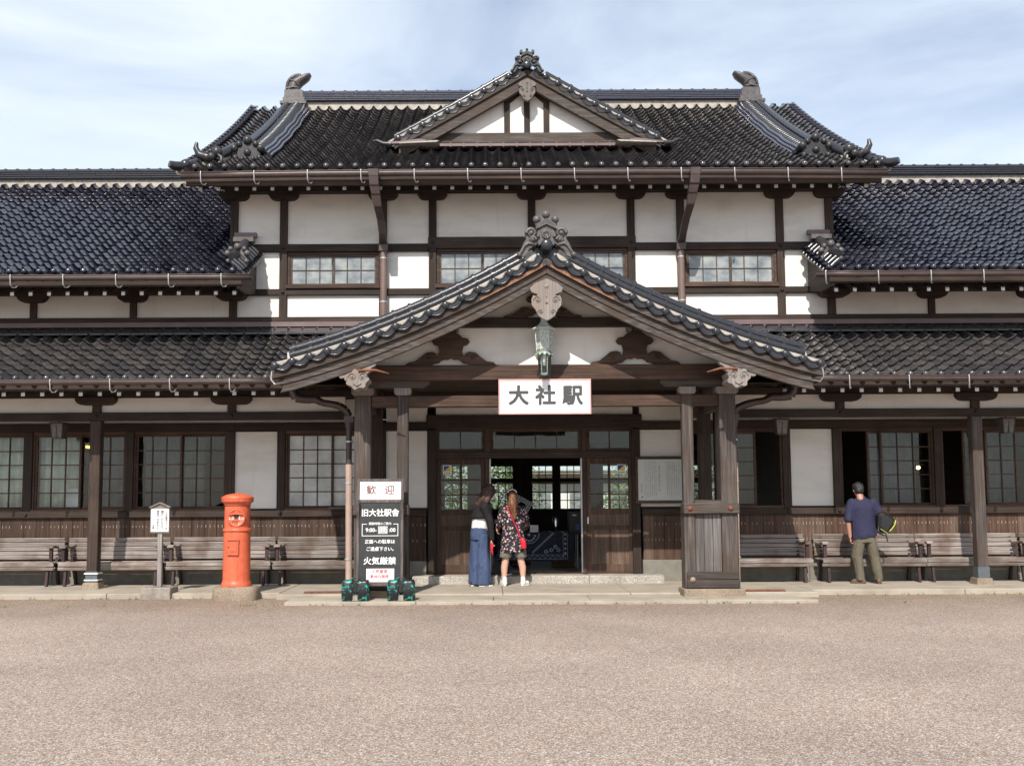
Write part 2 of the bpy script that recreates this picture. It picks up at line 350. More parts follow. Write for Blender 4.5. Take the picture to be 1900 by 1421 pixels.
for a, b in zip([-3.85,-1.9,.35,2.4],[-1.9,.35,2.4,4.05]): ap.box(a+.004, b-.004, -3.08, -2.944, -.3, -.036, 0)
ao = MB(); o = ap.build('pavement', [PLAT, GRAN]); o['kind'] = 'structure'; bv = o.modifiers.new('b','BEVEL'); bv.width = .01; bv.segments = 2

# ================================================================ STATION BUILDING
ST = thing('station_building', 'old timber station hall with white plaster walls and dark glazed tile roofs', 'building')
def part(name, mb, mats, parent=None, bevel=0): return mb.build(name, mats, parent or ST, bevel)
XC = .07
def drop(d): d = abs(d); return .583*d-.0411*d*d
PZ = 5.12
def porch_z(x): return PZ-drop(x-XC)
# ---------------------------------------------------------------- tiles
PROF = [(0,.020),(.06,.050),(.12,.062),(.19,.050),(.26,.016),(.38,-.016),(.54,-.032),(.70,-.032),(.86,-.012),(1.0,.020)]
def tiles(F, ncol, nrow, w=.252, e=.235, keep=None, caps=True, seed=1, wobble=.006, flip=False, u0=0.0):
    R = random.Random(seed); mb = MB(); mb.uv = []; n = len(PROF)
    for r in range(nrow):
        for c in range(ncol):
            t0, t1 = r*e, (r+1)*e+.03; u = u0+c*w
            if keep and not keep(u+w/2, t0+e/2): continue
            dl = R.uniform(-wobble, wobble); du = R.uniform(-.006, .006); dt = R.uniform(-.010, .010); tw = R.uniform(-.008, .008)
            vv = []
            for (t, lift) in ((t0+dt+.036, -.012 if r else -.06), (t0+dt, .052+dl), (t1, .004)):
                for (k, h) in PROF:
                    kk = 1-k if flip else k
                    p, nn = F(u+kk*w+du, t); vv.append(p+nn*(h+lift+tw*(kk-.5)))
            ff = []
            for a in (0, n):
                for j in range(n-1):
                    q = (a+j, a+j+1, a+n+j+1, a+n+j); ff.append(q[::-1] if flip else q)
            # lip and top use separate vertices, so the lower edge stays crisp
            lip = vv[:2*n]; top = vv[n:]
            mb.add(lip, ff[:n-1], 0, True); mb.add(top, [tuple(i-n for i in q) for q in ff[n-1:]], 0, True)
            mb.uv += [[(c+.5, r+.5)]*4 for _ in range(2*(n-1))]
            if caps and r == 0:
                p, nn = F(u+(1-.15 if flip else .15)*w+du, dt); f0 = len(mb.f)
                mb.ball(p+nn*.035, .052, 0, 10, 6); mb.uv += [[(c+.5, 77.5)]*len(q) for q in mb.f[f0:]]
    return mb
def front_slope(Y0, Z0, a, b, x0):
    """tiled slope that rises away from the viewer: height = Z0 + a*d + b*d*d over the depth d"""
    tab = [(0, 0)]; d = 0; t = 0
    while d < 9:
        s = a+2*b*d; t += .02*sqrt(1+s*s); d += .02; tab.append((t, d))
    def dep(t):
        if t <= 0: return t
        i = min(int(t/.02), len(tab)-2)
        while i and tab[i][0] > t: i -= 1
        while i < len(tab)-2 and tab[i+1][0] < t: i += 1
        (t0,d0),(t1,d1) = tab[i], tab[i+1]; return d0+(d1-d0)*(t-t0)/(t1-t0)
    def F(u, t):
        d = dep(t); s = a+2*b*d; L = sqrt(1+s*s)
        return Vector((x0+u, Y0+d, Z0+a*d+b*d*d)), Vector((0, -s/L, 1/L))
    F.dep = dep; F.z = lambda y: Z0+a*(y-Y0)+b*(y-Y0)**2
    return F
def slab(F, x0, x1, t0, t1, off, th, n=8, m=0, mb=None):
    mb = mb or MB(); vv = []
    for i in range(n+1):
        p, nn = F(0, t0+(t1-t0)*i/n)
        for x in (x0, x1):
            for o_ in (off, off-th): vv.append((x, *(p+nn*o_)[1:]))
    ff = []
    for i in range(n):
        k = 4*i; ff += [(k,k+2,k+6,k+4),(k+1,k+5,k+7,k+3),(k,k+4,k+5,k+1),(k+2,k+3,k+7,k+6)]
    ff += [(0,1,3,2),(4*n,4*n+2,4*n+3,4*n+1)]
    mb.add(vv, ff, m); return mb
# main roof
FM = front_slope(-1.05, 7.215, .50, .0205, -6.17)
DZ = lambda x: 9.60-(.60*abs(x+.05)-.012*x*x)          # dormer roof surface
def keep_main(u, t):
    x = -6.17+u; d = FM.dep(t); y = -1.05+d
    return not (y > .55 and FM.z(y) < DZ(x)-.12)
mt = tiles(FM, 49, 26, keep=keep_main, seed=3)
part('main_roof', mt, TILE)
FMs = front_slope(-1.0, 7.175, .50, .0205, 0)
part('main_soffit', slab(FMs, -6.1, 6.1, 0, 6.1, -.02, .03), WY)
bk = MB(); bk.add([(-6.15,4.2,10.37),(6.15,4.2,10.37),(6.15,9.9,7.1),(-6.15,9.9,7.1)], [(0,1,2,3)]); part('rear_roof', bk, RIDGE)
# verge rows of tile ends, seen edge on at both ends of the main roof
for sgn in (-1, 1):
    vg = MB()
    for r in range(26):
        p, nn = FM(0, r*.235); q, _ = FM(0, r*.235+.26)
        vg.bar((sgn*6.18, p.y, p.z+.0), (sgn*6.18, q.y, q.z+.02), .05, .14)
        vg.bar((sgn*6.12, p.y-.01, p.z+.085), (sgn*6.12, q.y, q.z+.05), .16, .04)
    part('verge_tile_row', vg, TILB)
# ridge
def ridge(x0, x1, y, z, h, layers, w, rings=True):
    mb = MB(); mb.box(x0, x1, y-w/2+.05, y+w/2-.05, z-.06, z+.13, 1)
    z1 = z+.13; lh = (h-.13)/layers; R = random.Random(5)
    for i in range(layers):
        ww = w/2-.012*i; x = x0
        while x < x1-.01:
            xe = min(x+R.uniform(.5,.62), x1); k = R.uniform(-.004,.004)
            mb.box(x+.003, xe-.003, y-ww-.03+k, y+ww+.03, z1+i*lh+lh*.42, z1+(i+1)*lh, 0); x = xe
        mb.box(x0, x1, y-ww+.01, y+ww-.01, z1+i*lh, z1+i*lh+lh*.42, 2)
    zt = z1+layers*lh
    mb.tube([(x0,y,zt),(x1,y,zt)], .085, 10, 0)
    if rings:
        n = int((x1-x0)/.27)
        for i in range(n): x = x0+.13+i*(x1-x0-.2)/max(1,n); mb.tube([(x,y,zt),(x+.05,y,zt)], .10, 10, 0)
    return mb
part('main_ridge', ridge(-5.0, 5.0, 4.2, 10.36, .36, 5, .36), [TILB, MORT, RIDGE])
# descending ridges towards the front corners
for sgn in (-1, 1):
    mb = MB(); path = []
    for i in range(15):
        t = 1.15+(5.95-1.15)*i/14; p, nn = FM(0, t); path.append((p, nn))
    def off(p, nn, x, h): return Vector((sgn*x, (p+nn*h).y, (p+nn*h).z))
    wv = lambda i: .03*sin(i*1.9)
    for k, (dx, h, r) in enumerate(((-.18,.13,.036),(-.235,.085,.036),(-.29,.04,.036))):
        mb.tube([off(p, nn, 5.1+dx+wv(i)*.6, h) for i, (p, nn) in enumerate(path)], r, 8, 1)
    for i in range(38):
        t = 1.2+i*.128; p, nn = FM(0, t)
        if t > 5.95: break
        a = [off(p, nn, 5.1-.16+.05*j, .085+.085*sin(pi*j/7)) for j in range(8)]
        mb.tube(a, .038, 6, 0)
    bead = []; rr = []
    for i in range(49):
        t = .95+i*.105; p, nn = FM(0, t); bead.append(off(p, nn, 5.43-.09*min(1, i/48), .13)); rr.append(.085 if i % 2 else .066)
    mb.tube(bead, rr, 9, 0)
    lay = [off(*FM(0, .95+i*.36), 5.42, .05) for i in range(14)]; mb.tube(lay, .10, 6, 1)
    part('descending_ridge', mb, [RIDGE, TILB])
# scroll ornaments: a stack of volutes, balls and a shield
def volute(mb, c, r, s, y, m=0, turns=1.35, w=.03):
    pts = []; n = 26
    for i in range(n+1):
        a = turns*2*pi*i/n; k = r*(1-.80*i/n); pts.append((c[0]+s*k*cos(a), y, c[1]+k*sin(a)))
    mb.tube(pts, [w*(1-.5*i/n) for i in range(n+1)], 6, m); mb.ball((c[0], y-.01, c[1]), w*1.25, m)
def oni(name, cx, y, z, s, m, parent=None, balls=True):
    """demon-tile finial of a gable: shield with chevron cap, three knobs and side scrolls"""
    mb = MB()
    sh = [(-.19,0),(-.21,.30),(-.17,.42),(0,.50),(.17,.42),(.21,.30),(.19,0),(0,.12)]
    mb.prism([(cx+a*s, z+b*s) for a, b in sh], y-.07*s, y+.10*s, 0)
    for k in (0,1,2):
        h = .40+.055*k; w = .25-.012*k
        mb.prism([(cx-w*s, z+(h-.01)*s),(cx, z+(h+.115)*s),(cx+w*s, z+(h-.01)*s),(cx+w*s, z+(h+.03)*s),(cx, z+(h+.155)*s),(cx-w*s, z+(h+.03)*s)], y-(.13-.015*k)*s, y+.12*s, 0)
    if balls == 'round':
        for a, b in ((-.225,.655),(0,.775),(.225,.655)):
            mb.ball((cx+a*s, y-.02*s, z+b*s), .098*s, 0); mb.tube([(cx+a*s, y, z+(b-.14)*s),(cx+a*s, y, z+b*s)], .045*s, 8, 0)
    else:
        pts = [(cx+a*s, y, z+b*s) for a, b in ((-.27,.60),(-.20,.56),(-.10,.57),(0,.68),(.10,.57),(.20,.56),(.27,.60))]
        mb.tube(pts, [.07*s,.06*s,.05*s,.055*s,.05*s,.06*s,.07*s], 8, 0)
        for a, b in ((-.25,.62),(.25,.62)): mb.tube([(cx+a*s, y-.12*s, z+b*s),(cx+a*s, y+.12*s, z+b*s)], .07*s, 10, 0)
        mb.ball((cx, y-.02*s, z+.735*s), .058*s, 0)
    for sg in (-1, 1):
        volute(mb, (cx+sg*.36*s, z+.30*s), .125*s, sg, y-.08*s, 0, 1.4, .050*s)
        volute(mb, (cx+sg*.33*s, z+.135*s), .085*s, -sg, y-.09*s, 0, 1.3, .040*s)
        wing = [(.16,.34),(.30,.44),(.46,.42),(.52,.30),(.48,.18),(.56,.05),(.62,-.10),(.70,-.22),(.62,-.30),(.50,-.24),(.42,-.08),(.20,.06)]
        mb.prism([(cx+sg*a*s, z+b*s) for a, b in wing], y-.05*s, y+.07*s, 0)
        mb.tube([(cx+sg*a*s, y-.07*s, z+b*s) for a, b in ((.30,.03),(.44,.06),(.54,-.02),(.60,-.14),(.66,-.22))], [.03*s,.045*s,.04*s,.04*s,.045*s], 7, 0)
        mb.ball((cx+sg*.655*s, y-.07*s, z-.225*s), .065*s, 0); mb.ball((cx+sg*.20*s, y-.1*s, z+.22*s), .045*s, 0)
    # crest disc
    mb.lathe([(.001,.02*s),(.085*s,.02*s),(.10*s,.028*s),(.115*s,.0)], n=20, M=Matrix.Translation((cx, y-.09*s, z+.27*s)) @ Matrix.Rotation(pi/2, 4, 'X'))
    for j in range(8):
        a = 2*pi*j/8; mb.ball((cx+.055*s*cos(a), y-.115*s, z+.27*s+.055*s*sin(a)), .020*s, 0, 6, 4)
    return part(name, mb, m, parent)
# bird-neck finials on the ridge ends
FIN = [(-.21,0),(.20,0),(.20,.185),(.13,.20),(.09,.24),(.115,.30),(.20,.375),(.305,.44),(.345,.51),(.335,.57),(.30,.585),(.245,.545),(.175,.53),(.165,.585),(.08,.59),(-.02,.565),(-.115,.49),(-.175,.39),(-.19,.28),(-.205,.15)]
for sgn in (-1, 1):
    mb = MB(); cx = sgn*5.19; K = 1.02; f = lambda a, b, y=4.2: (cx-sgn*a*K, y, 10.60+b*K)
    def neck(pts, half, n=14):
        """rounded, flattened neck: rings square to the centre line, half width in the profile plane and .17 deep"""
        vv = []; k = len(pts)
        for i in range(k):
            a0, a1 = Vector((*pts[max(i-1,0)],)), Vector((*pts[min(i+1,k-1)],)); d = (a1-a0).normalized(); q = Vector((-d.y, d.x))
            for j in range(n):
                t = 2*pi*j/n; c_, s_ = cos(t), sin(t); dep = (.16 if half[i] > .08 else .16*half[i]/.08+.02)
                p = Vector(pts[i])+q*half[i]*c_; vv.append((cx-sgn*p.x*K, 4.2+dep*s_, 10.60+p.y*K))
        ff = [(i*n+j, i*n+(j+1) % n, (i+1)*n+(j+1) % n, (i+1)*n+j) for i in range(k-1) for j in range(n)]
        mb.add(vv, ff if sgn < 0 else [q[::-1] for q in ff], 0, True); mb.add(vv[-n:], [list(range(n))], 0)
    neck([(-.045,.0),(-.05,.12),(-.05,.22),(-.03,.31),(.03,.39),(.10,.435),(.18,.475),(.26,.525),(.33,.585)], [.165,.155,.145,.14,.135,.115,.095,.072,.035])
    for i in range(16):
        a = -.15+1.75*i/15; x, z = .06-.245*cos(a)*1.0, .27+.275*sin(a)
        mb.xbox(Matrix.Translation(f(x, z)) @ Matrix.Rotation(sgn*(pi/2-a), 4, 'Y'), -.011, .011, -.10, .10, -.03, .030)
    mb.prism([(f(a, b)[0], f(a, b)[2]) for a, b in ((-.06,.50),(-.01,.555),(.05,.582),(.125,.588),(.125,.54),(.06,.50))], 4.12, 4.28)
    mb.prism([(f(a, b)[0], f(a, b)[2]) for a, b in ((-.225,-.02),(.20,-.02),(.20,.16),(.12,.18),(-.215,.18))], 4.02, 4.38)
    mb.box(cx-.25, cx+.25, 3.98, 4.42, 10.47, 10.585, 0); mb.box(cx-.30, cx+.30, 3.9, 4.5, 10.40, 10.47, 0)
    mb.tube([f(-.19,.20,4.03), f(0,.235,4.02), f(.10,.22,4.04)], .018, 6, 0); mb.tube([f(-.13,.43,4.07), f(.03,.36,4.03), f(.12,.28,4.07)], .013, 6, 0)
    part('ridge_finial', mb, ONI, bevel=.012)
    # front corner: hip roll with upturned tip, lion-like ornament and shield tile
    hp = MB()
    pth = [(sgn*6.29,-1.20,7.25),(sgn*6.20,-1.12,7.235),(sgn*6.08,-.95,7.30),(sgn*5.92,-.68,7.46),(sgn*5.75,-.46,7.60)]
    hp.tube(pth, [.06,.085,.075,.075,.075], 9, 0)
    hp.ball((sgn*6.08,-.98,7.31), .095, 0); hp.tube([(sgn*x, y, z-.07) for x, y, z in ((6.19,-1.0,7.28),(5.8,-.52,7.54),(5.62,-.28,7.73),(5.5,-.08,7.88))], .10, 8, 1)
    hp.tube([(sgn*5.70,-.42,7.64),(sgn*5.55,-.33,7.76),(sgn*5.45,-.08,7.95)], .085, 9, 0)
    part('hip_ridge', hp, [RIDGE, MORT])
    an = MB()
    an.tube([(sgn*5.62,-.70,7.56),(sgn*5.78,-.72,7.53),(sgn*5.92,-.73,7.58),(sgn*5.98,-.73,7.70),(sgn*5.965,-.73,7.80)], [.09,.085,.065,.05,.028], 8, 0)
    an.ball((sgn*5.60,-.74,7.62), .10, 0); an.ball((sgn*5.68,-.8,7.52), .075, 0); an.tube([(sgn*5.56,-.78,7.55),(sgn*5.50,-.8,7.50),(sgn*5.50,-.8,7.42),(sgn*5.55,-.8,7.40)], .035, 7, 0)
    for k in range(5): an.ball((sgn*(5.60+.055*k), -.76, 7.66-.012*k*k*.6), .045, 0, 8, 5)
    part('corner_ornament', an, ONID)
    on = MB(); cx, y, z = sgn*5.18, -.22, 7.66
    on.prism([(cx+a, z+b) for a, b in ((-.20,0),(-.24,.15),(-.15,.27),(0,.33),(.15,.27),(.24,.15),(.20,0))], y-.04, y+.18, 0)
    for a, b, r in ((-.24,.20,.075),(.24,.20,.075),(0,.35,.085),(-.15,.28,.06),(.15,.28,.06),(-.22,.02,.06),(.22,.02,.06),(0,.12,.07),(-.1,0,.05),(.1,0,.05)):
        on.ball((cx+a, y-.04, z+b), r, 0, 10, 6); on.tube([(cx+a, y-.04, z+b),(cx+a, y+.14, z+b)], r*.9, 8, 0)
    part('shield_tile', on, ONID)
# ---------------------------------------------------------------- dormer gable
def fd(side):
    def F(u, t):   # u runs back from the verge, t up the slope from the eave towards the ridge
        x = 2.66-t*.857; z = DZ(-.05+x); s = .60-.024*x; L = sqrt(1+s*s)
        return Vector((-.05+side*x, .33+u, z)), Vector((side*s/L, 0, 1/L))
    return F
for side in (-1, 1):
    F = fd(side)
    def kd(u, t, side=side):
        x = 2.66-t*.857; return FM.z(.33+u) < DZ(-.05+x)+.10 and x > .02
    part('dormer_roof', tiles(F, 11, 13, keep=kd, caps=False, seed=9+side, flip=(side > 0)), TILE)
def verge_row(name, F, tmax, r, step, yf, side, big=True):
    """wavy verge tiles with white mortar, drip lips and round end caps, plus the cover rolls above"""
    mb = MB(); n = int(tmax/step); MH = .076 if big else .066
    for i in range(n):
        t0 = i*step
        for k in range(6):
            a0, a1 = k/6, (k+1)/6
            p0, n0 = F(0, t0+step*a0); p1, n1 = F(0, t0+step*a1)
            h = lambda a: -.055*sin(pi*a)*1.0
            for (lo, hi, yy, dy, m) in ((-.075+h(a0), -.02+h(a0), -.06, .10, 0),):
                q = [p0+n0*(.05+h(a0)), p1+n1*(.05+h(a1)), p1+n1*(-.035+h(a1)), p0+n0*(-.035+h(a0))]
                vv = [Vector((v.x, yf-.06, v.z)) for v in q]+[Vector((v.x, yf+.25, v.z)) for v in q]
                ff = [(0,1,2,3),(0,4,5,1),(3,2,6,7),(7,6,5,4)]
                mb.add(vv, ff if side < 0 else [f[::-1] for f in ff], 0)
            q = [p0+n0*MH, p1+n1*MH, p1+n1*(.05+h(a1)), p0+n0*(.05+h(a0))]
            vv = [Vector((v.x, yf-.035, v.z)) for v in q]+[Vector((v.x, yf+.12, v.z)) for v in q[:2]]; mb.add(vv, [(0,4,5,1) if side > 0 else (1,5,4,0)], 1); mb.add(vv[:4], [(0,1,2,3) if side < 0 else (3,2,1,0)], 1)
            # drip lip
            p, nn = F(0, t0+step*(a0+a1)/2)
        lip = [F(0, t0+step*(.1+.8*j/6)) for j in range(7)]
        mb.tube([Vector((p.x, yf-.07, p.z))+nn*(-.03-.05*sin(pi*j/6)) for j, (p, nn) in enumerate(lip)], .022, 6, 0)
        mb.tube([Vector((p.x, yf-.05, p.z))+nn*(.055-.05*sin(pi*j/6)) for j, (p, nn) in enumerate(lip)], .020, 6, 0)
        p, nn = F(0, t0+.01); c = Vector((p.x, yf, p.z))+nn*.015
        mb.tube([c+Vector((0,-.10,0)), c+Vector((0,.1,0))], r, 10, 0); mb.ball(c+Vector((0,-.10,0)), r*.92, 0, 10, 6, 1, .35, 1)
    for (dy, hh, rr) in (((.05,.128,.060),(.22,.245,.066)) if big else ((.08,.12,.055),)):
        pts = [Vector((p.x, yf+dy, p.z))+nn*hh for p, nn in (F(0, .25+(tmax-.55)*j/24) for j in range(25))]
        mb.tube(pts, rr, 8, 0)
        m_ = int((tmax-.6)/.27)
        for j in range(m_):
            (p, nn), (p2, n2) = F(0, .3+j*.27), F(0, .345+j*.27)
            mb.tube([Vector((p.x, yf+dy, p.z))+nn*hh, Vector((p2.x, yf+dy, p2.z))+n2*hh], rr*1.25, 8, 0)
    if big:      # mortar bed that carries the cover rolls
        vv = []; pp = [F(0, .2+(tmax-.3)*j/24) for j in range(25)]
        for pt, nn in pp:
            for (dy, hh) in ((.03,.0),(.06,.09),(.20,.22),(.32,.22),(.32,.0)): q = pt+nn*hh; vv.append((q.x, yf+dy, q.z))
        ff = [(5*j+a, 5*j+a+1, 5*j+a+6, 5*j+a+5) for j in range(24) for a in range(4)]; mb.add(vv, ff if side > 0 else [q[::-1] for q in ff], 1)
    return part(name, mb, [RIDGE, MORT])
for side in (-1, 1): verge_row('dormer_verge', fd(side), 3.06, .055, .27, .33, side, False)
def gable_board(f, x0, x1, lo, hi, y0, y1, cx, n=16, mb=None, m=0):
    mb = mb or MB()
    for sg in (-1, 1):
        top = [(cx+sg*(x0+(x1-x0)*i/n), f(x0+(x1-x0)*i/n)-lo) for i in range(n+1)]
        bot = [(a, f(abs(a-cx))-hi) for a, _ in top][::-1]
        mb.prism(top+bot, y0, y1, m)
    return mb
fz = lambda d: 9.57-(.60*d-.012*d*d)
part('dormer_bargeboard', gable_board(fz, 0, 2.5, .02, .13, .25, .36, -.05), GX, bevel=.006)
part('dormer_bargeboard', gable_board(fz, 0, 2.42, .12, .34, .29, .37, -.05, mb=gable_board(fz, 0, 2.42, .30, .345, .275, .37, -.05)), GX, bevel=.006)
part('dormer_soffit', gable_board(fz, 0, 2.5, .06, .10, .37, 3.2, -.05), WY)
dw = MB(); dw.prism([(-2.0,8.38)]+[(-.05+x, fz(abs(x))-.12) for x in (-1.9,-1,0,1,1.9)]+[(1.9,8.38)], .50, .60); part('dormer_wall', dw, PLA)
for x in (-.43, -.05, .32):
    mb = MB(); mb.box(x-.055, x+.055, .455, .52, 8.38, fz(abs(x+.05))-.10); part('dormer_strut', mb, WZ, bevel=.006)
for s in (-1, 1):
    mb = MB(); mb.prism([(-.05+s*x, fz(x)-o_) for x, o_ in ((.0,.20),(.9,.18),(2.0,.16),(2.0,.27),(.9,.29),(.32,.30),(.32,.40),(.0,.32))], .465, .53); part('dormer_strut', mb, WX)
mb = MB(); mb.box(-2.3, 2.2, .42, .56, 8.225, 8.385); mb.box(-2.35, 2.25, .37, .5, 8.165, 8.215); part('dormer_beam', mb, GX, bevel=.008)
mb = MB(); mb.box(-2.1, 2.0, .34, .56, 8.10, 8.15)
for i in range(17): x = -2.0+i*.25; mb.box(x-.01, x+.01, .33, .36, 8.08, 8.165)
mb.prism([(-2.75,8.10),(-2.0,8.14),(-1.95,8.18),(-2.1,8.20),(-2.7,8.13)], .22, .55); mb.prism([(2.65,8.10),(1.9,8.14),(1.85,8.18),(2.0,8.20),(2.6,8.13)], .22, .55)
part('dormer_flashing', mb, FLASH)
for s in (-1,1):
    mb = MB(); mb.prism([(-.05+s*a, b) for a, b in ((2.4,8.085),(2.4,8.07),(1.72,8.095),(1.65,8.115),(1.7,8.125),(2.3,8.095))], .10, .45)
    part('dormer_lead', mb, MORT)
for s in (-1,1):
    mb = MB(); mb.tube([(-.05+s*a, .2, b) for a, b in ((2.55,8.09),(2.7,8.10),(2.82,8.16),(2.9,8.15))], [.05,.04,.03,.015], 8)
    part('dormer_foot_tile', mb, ONID)
# pendant boards in the gables
def gegyo(name, cx, y, zt, s, m):
    P = [(0,0),(.17,-.07),(.245,-.14),(.225,-.20),(.14,-.235),(.13,-.27),(.20,-.25),(.225,-.31),(.22,-.40),(.17,-.46),(.12,-.56),(.05,-.61),(0,-.63)]
    pts = P+[(-a, b) for a, b in P[-2:0:-1]]
    mb = MB(); mb.prism([(cx+a*s, zt+b*s) for a, b in pts], y-.05, y+.03)
    for sg in (-1,1): volute(mb, (cx+sg*.135*s, zt-.32*s), .06*s, sg, y-.055, 0, 1.2, .012*s); volute(mb, (cx+sg*.09*s, zt-.50*s), .04*s, sg, y-.055, 0, 1.2, .010*s)
    mb.box(cx-.01*s, cx+.01*s, y-.065, y-.05, zt-.28*s, zt-.13*s); mb.ball((cx, y-.055, zt-.36*s), .02*s); mb.lathe([(.001,.02),(.025*s,.015),(.035*s,0)], n=12, M=Matrix.Translation((cx, y-.05, zt-.12*s)) @ Matrix.Rotation(pi/2,4,'X'))
    return part(name, mb, m, bevel=.012)
gegyo('gable_pendant', -.05, .24, 9.34, .68, CARVE)
oni('gable_finial', -.05, .20, 9.58, .44, ONID)
mb = MB(); mb.tube([(-.05,.16,9.60),(-.05,.9,9.62)], .075, 12, 0); mb.ball((-.05,.16,9.60), .075, 0, 12, 6, 1, .4, 1); mb.tube([(-.05,.3,9.78),(-.05,2.9,9.78)], .11, 8, 0); part('dormer_ridge', mb, RIDGE)
# ---------------------------------------------------------------- wing roofs, awnings
FW = front_slope(-1.34, 5.32, .50, .018, 0)
for side in (-1, 1):
    FX = lambda u, t, side=side: (lambda r: (Vector((side*4.92+(u if side > 0 else u), r[0].y, r[0].z)), r[1]))(FW(0, t))
    x0 = 4.92 if side > 0 else -12.98
    Fs = (lambda x0: (lambda u, t: (Vector((x0+u, FW(0, t)[0].y, FW(0, t)[0].z)), FW(0, t)[1])))(x0)
    def kw(u, t, x0=x0):
        x = abs(x0+u); y = FW(0, t)[0].y; return x > 5.5 or y < -.02
    part('wing_roof', tiles(Fs, 32, 27, keep=kw, seed=20+side, wobble=.009), TILB)
    a, b = sorted((side*4.98, side*13)); a2, b2 = sorted((side*5.5, side*13))
    FWs = front_slope(-1.28, 5.27, .50, .018, 0)
    part('wing_soffit', slab(FWs, a, b, 0, 1.42, -.02, .03), WY); part('wing_soffit', slab(FWs, a2, b2, 1.42, 6.5, -.02, .03), WY)
    bk = MB(); bk.add([(a2,4.2,8.6),(b2,4.2,8.6),(b2,9.9,5.4),(a2,9.9,5.4)], [(0,1,2,3)]); part('rear_roof', bk, RIDGE)
    part('wing_ridge', ridge(a2, b2, 4.2, 8.58, .34, 4, .36), [RIDGE, MORT, RIDGE])
    # short return at the hall wall: ribbed cover, shield ornament, side fascia
    rt = MB()
    for i in range(9):
        y = -1.30+i*.145; z = FW.z(y); rt.tube([(side*(5.16-.03*j), y, z+.16-.022*j-.03*(j/8)**2*2) for j in range(9)], .046, 7, 0)
    rt.tube([(side*5.20, y, FW.z(y)+.20) for y in (-1.1,-.6,-.04)], .085, 8, 0)
    rt.box(*sorted((side*5.02, side*5.42)), -.16, -.07, FW.z(0)+.22, FW.z(0)+.30, 2); rt.box(*sorted((side*5.06, side*5.42)), -.24, -.07, FW.z(0)+.12, FW.z(0)+.20, 1)
    part('roof_return', rt, [RIDGE, MORT, FLASH])
    on = MB(); cx, y, z = side*5.17, -.86, FW.z(-.86)+.05
    on.prism([(cx+a_, z+b_) for a_, b_ in ((-.15,0),(-.17,.12),(-.10,.21),(0,.25),(.10,.21),(.17,.12),(.15,0))], y-.03, y+.16)
    for a_, b_, r in ((-.17,.14,.06),(.17,.14,.06),(0,.26,.07),(-.12,.22,.05),(.12,.22,.05),(-.16,0,.05),(.16,0,.05),(0,.10,.05)): on.ball((cx+a_, y-.03, z+b_), r, 0, 10, 6)
    part('shield_tile', on, ONI)
    fa = MB(); fa.prism([(-1.24,5.06),(-1.24,5.34),(-.02,6.0),(-.02,5.22),(-.25,5.16),(-.7,5.07)], *sorted((side*5.04, side*5.09)), ax='yz'); part('side_fascia', fa, GY)
    fb = MB(); fb.box(*sorted((side*5.0, side*13)), -1.27, -1.22, 5.10, 5.265); part('eave_fascia', fb, WX)
    # awning
    A0 = front_slope(-2.02, 3.41, .50, .036, 0)
    xa = 2.4 if side > 0 else -13.0
    Fa = (lambda x0: (lambda u, t: (Vector((x0+u, A0(0, t)[0].y, A0(0, t)[0].z)), A0(0, t)[1])))(xa)
    def ka(u, t, x0=xa):
        x = x0+u; z = A0(0, t)[0].z; return z > porch_z(x)-.02 and abs(x-XC) > 2.0 or abs(x-XC) > 4.16
    part('awning_roof', tiles(Fa, 42, 10, keep=ka, seed=40+side, wobble=.005), TILE)
    As = front_slope(-1.96, 3.35, .50, .036, 0)
    a, b = sorted((side*(3.05 if side < 0 else 3.1), side*13))
    part('awning_soffit', slab(As, a, b, 0, 2.3, -.03, .03), WY)
    fb = MB(); fb.box(*sorted((side*4.0, side*13)), -1.95, -1.91, 3.245, 3.355); part('eave_fascia', fb, WX)
    fl = MB(); fl.box(*sorted((side*1.6, side*13)), -.12, -.075, 4.60, 4.685); fl.prism([(-.40,4.44),(-.075,4.605),(-.075,4.595),(-.40,4.415)], *sorted((side*2.0, side*13)), ax='yz', m=1)
    part('wall_flashing', fl, [FLASH, RIDGE])
# ---------------------------------------------------------------- rafters with white ends
def rafter(name, x, ya, za, yb, zb, w=.06, h=.085):
    mb = MB(); mb.bar((x, ya, za), (x, yb, zb), w, h, 0); mb.box(x-w/2-.001, x+w/2+.001, ya-.006, ya-.0005, za-h/2-.004, za+h/2-.004, 1)
    o = part(name, mb, [WY, RAFW]); return o
for side in (-1, 1):
    x = 4.0
    while x < 10.4: rafter('awning_rafter', side*x, -1.87, 3.215, -.15, 4.10); x += .312
    x = 5.15
    while x < 10.9: rafter('wing_rafter', side*x, -1.14, 5.02, -.1, 5.54); x += .317
x = -5.85
while x < 5.9: rafter('main_rafter', x, -.84, 6.935, -.08, 7.30); x += .316
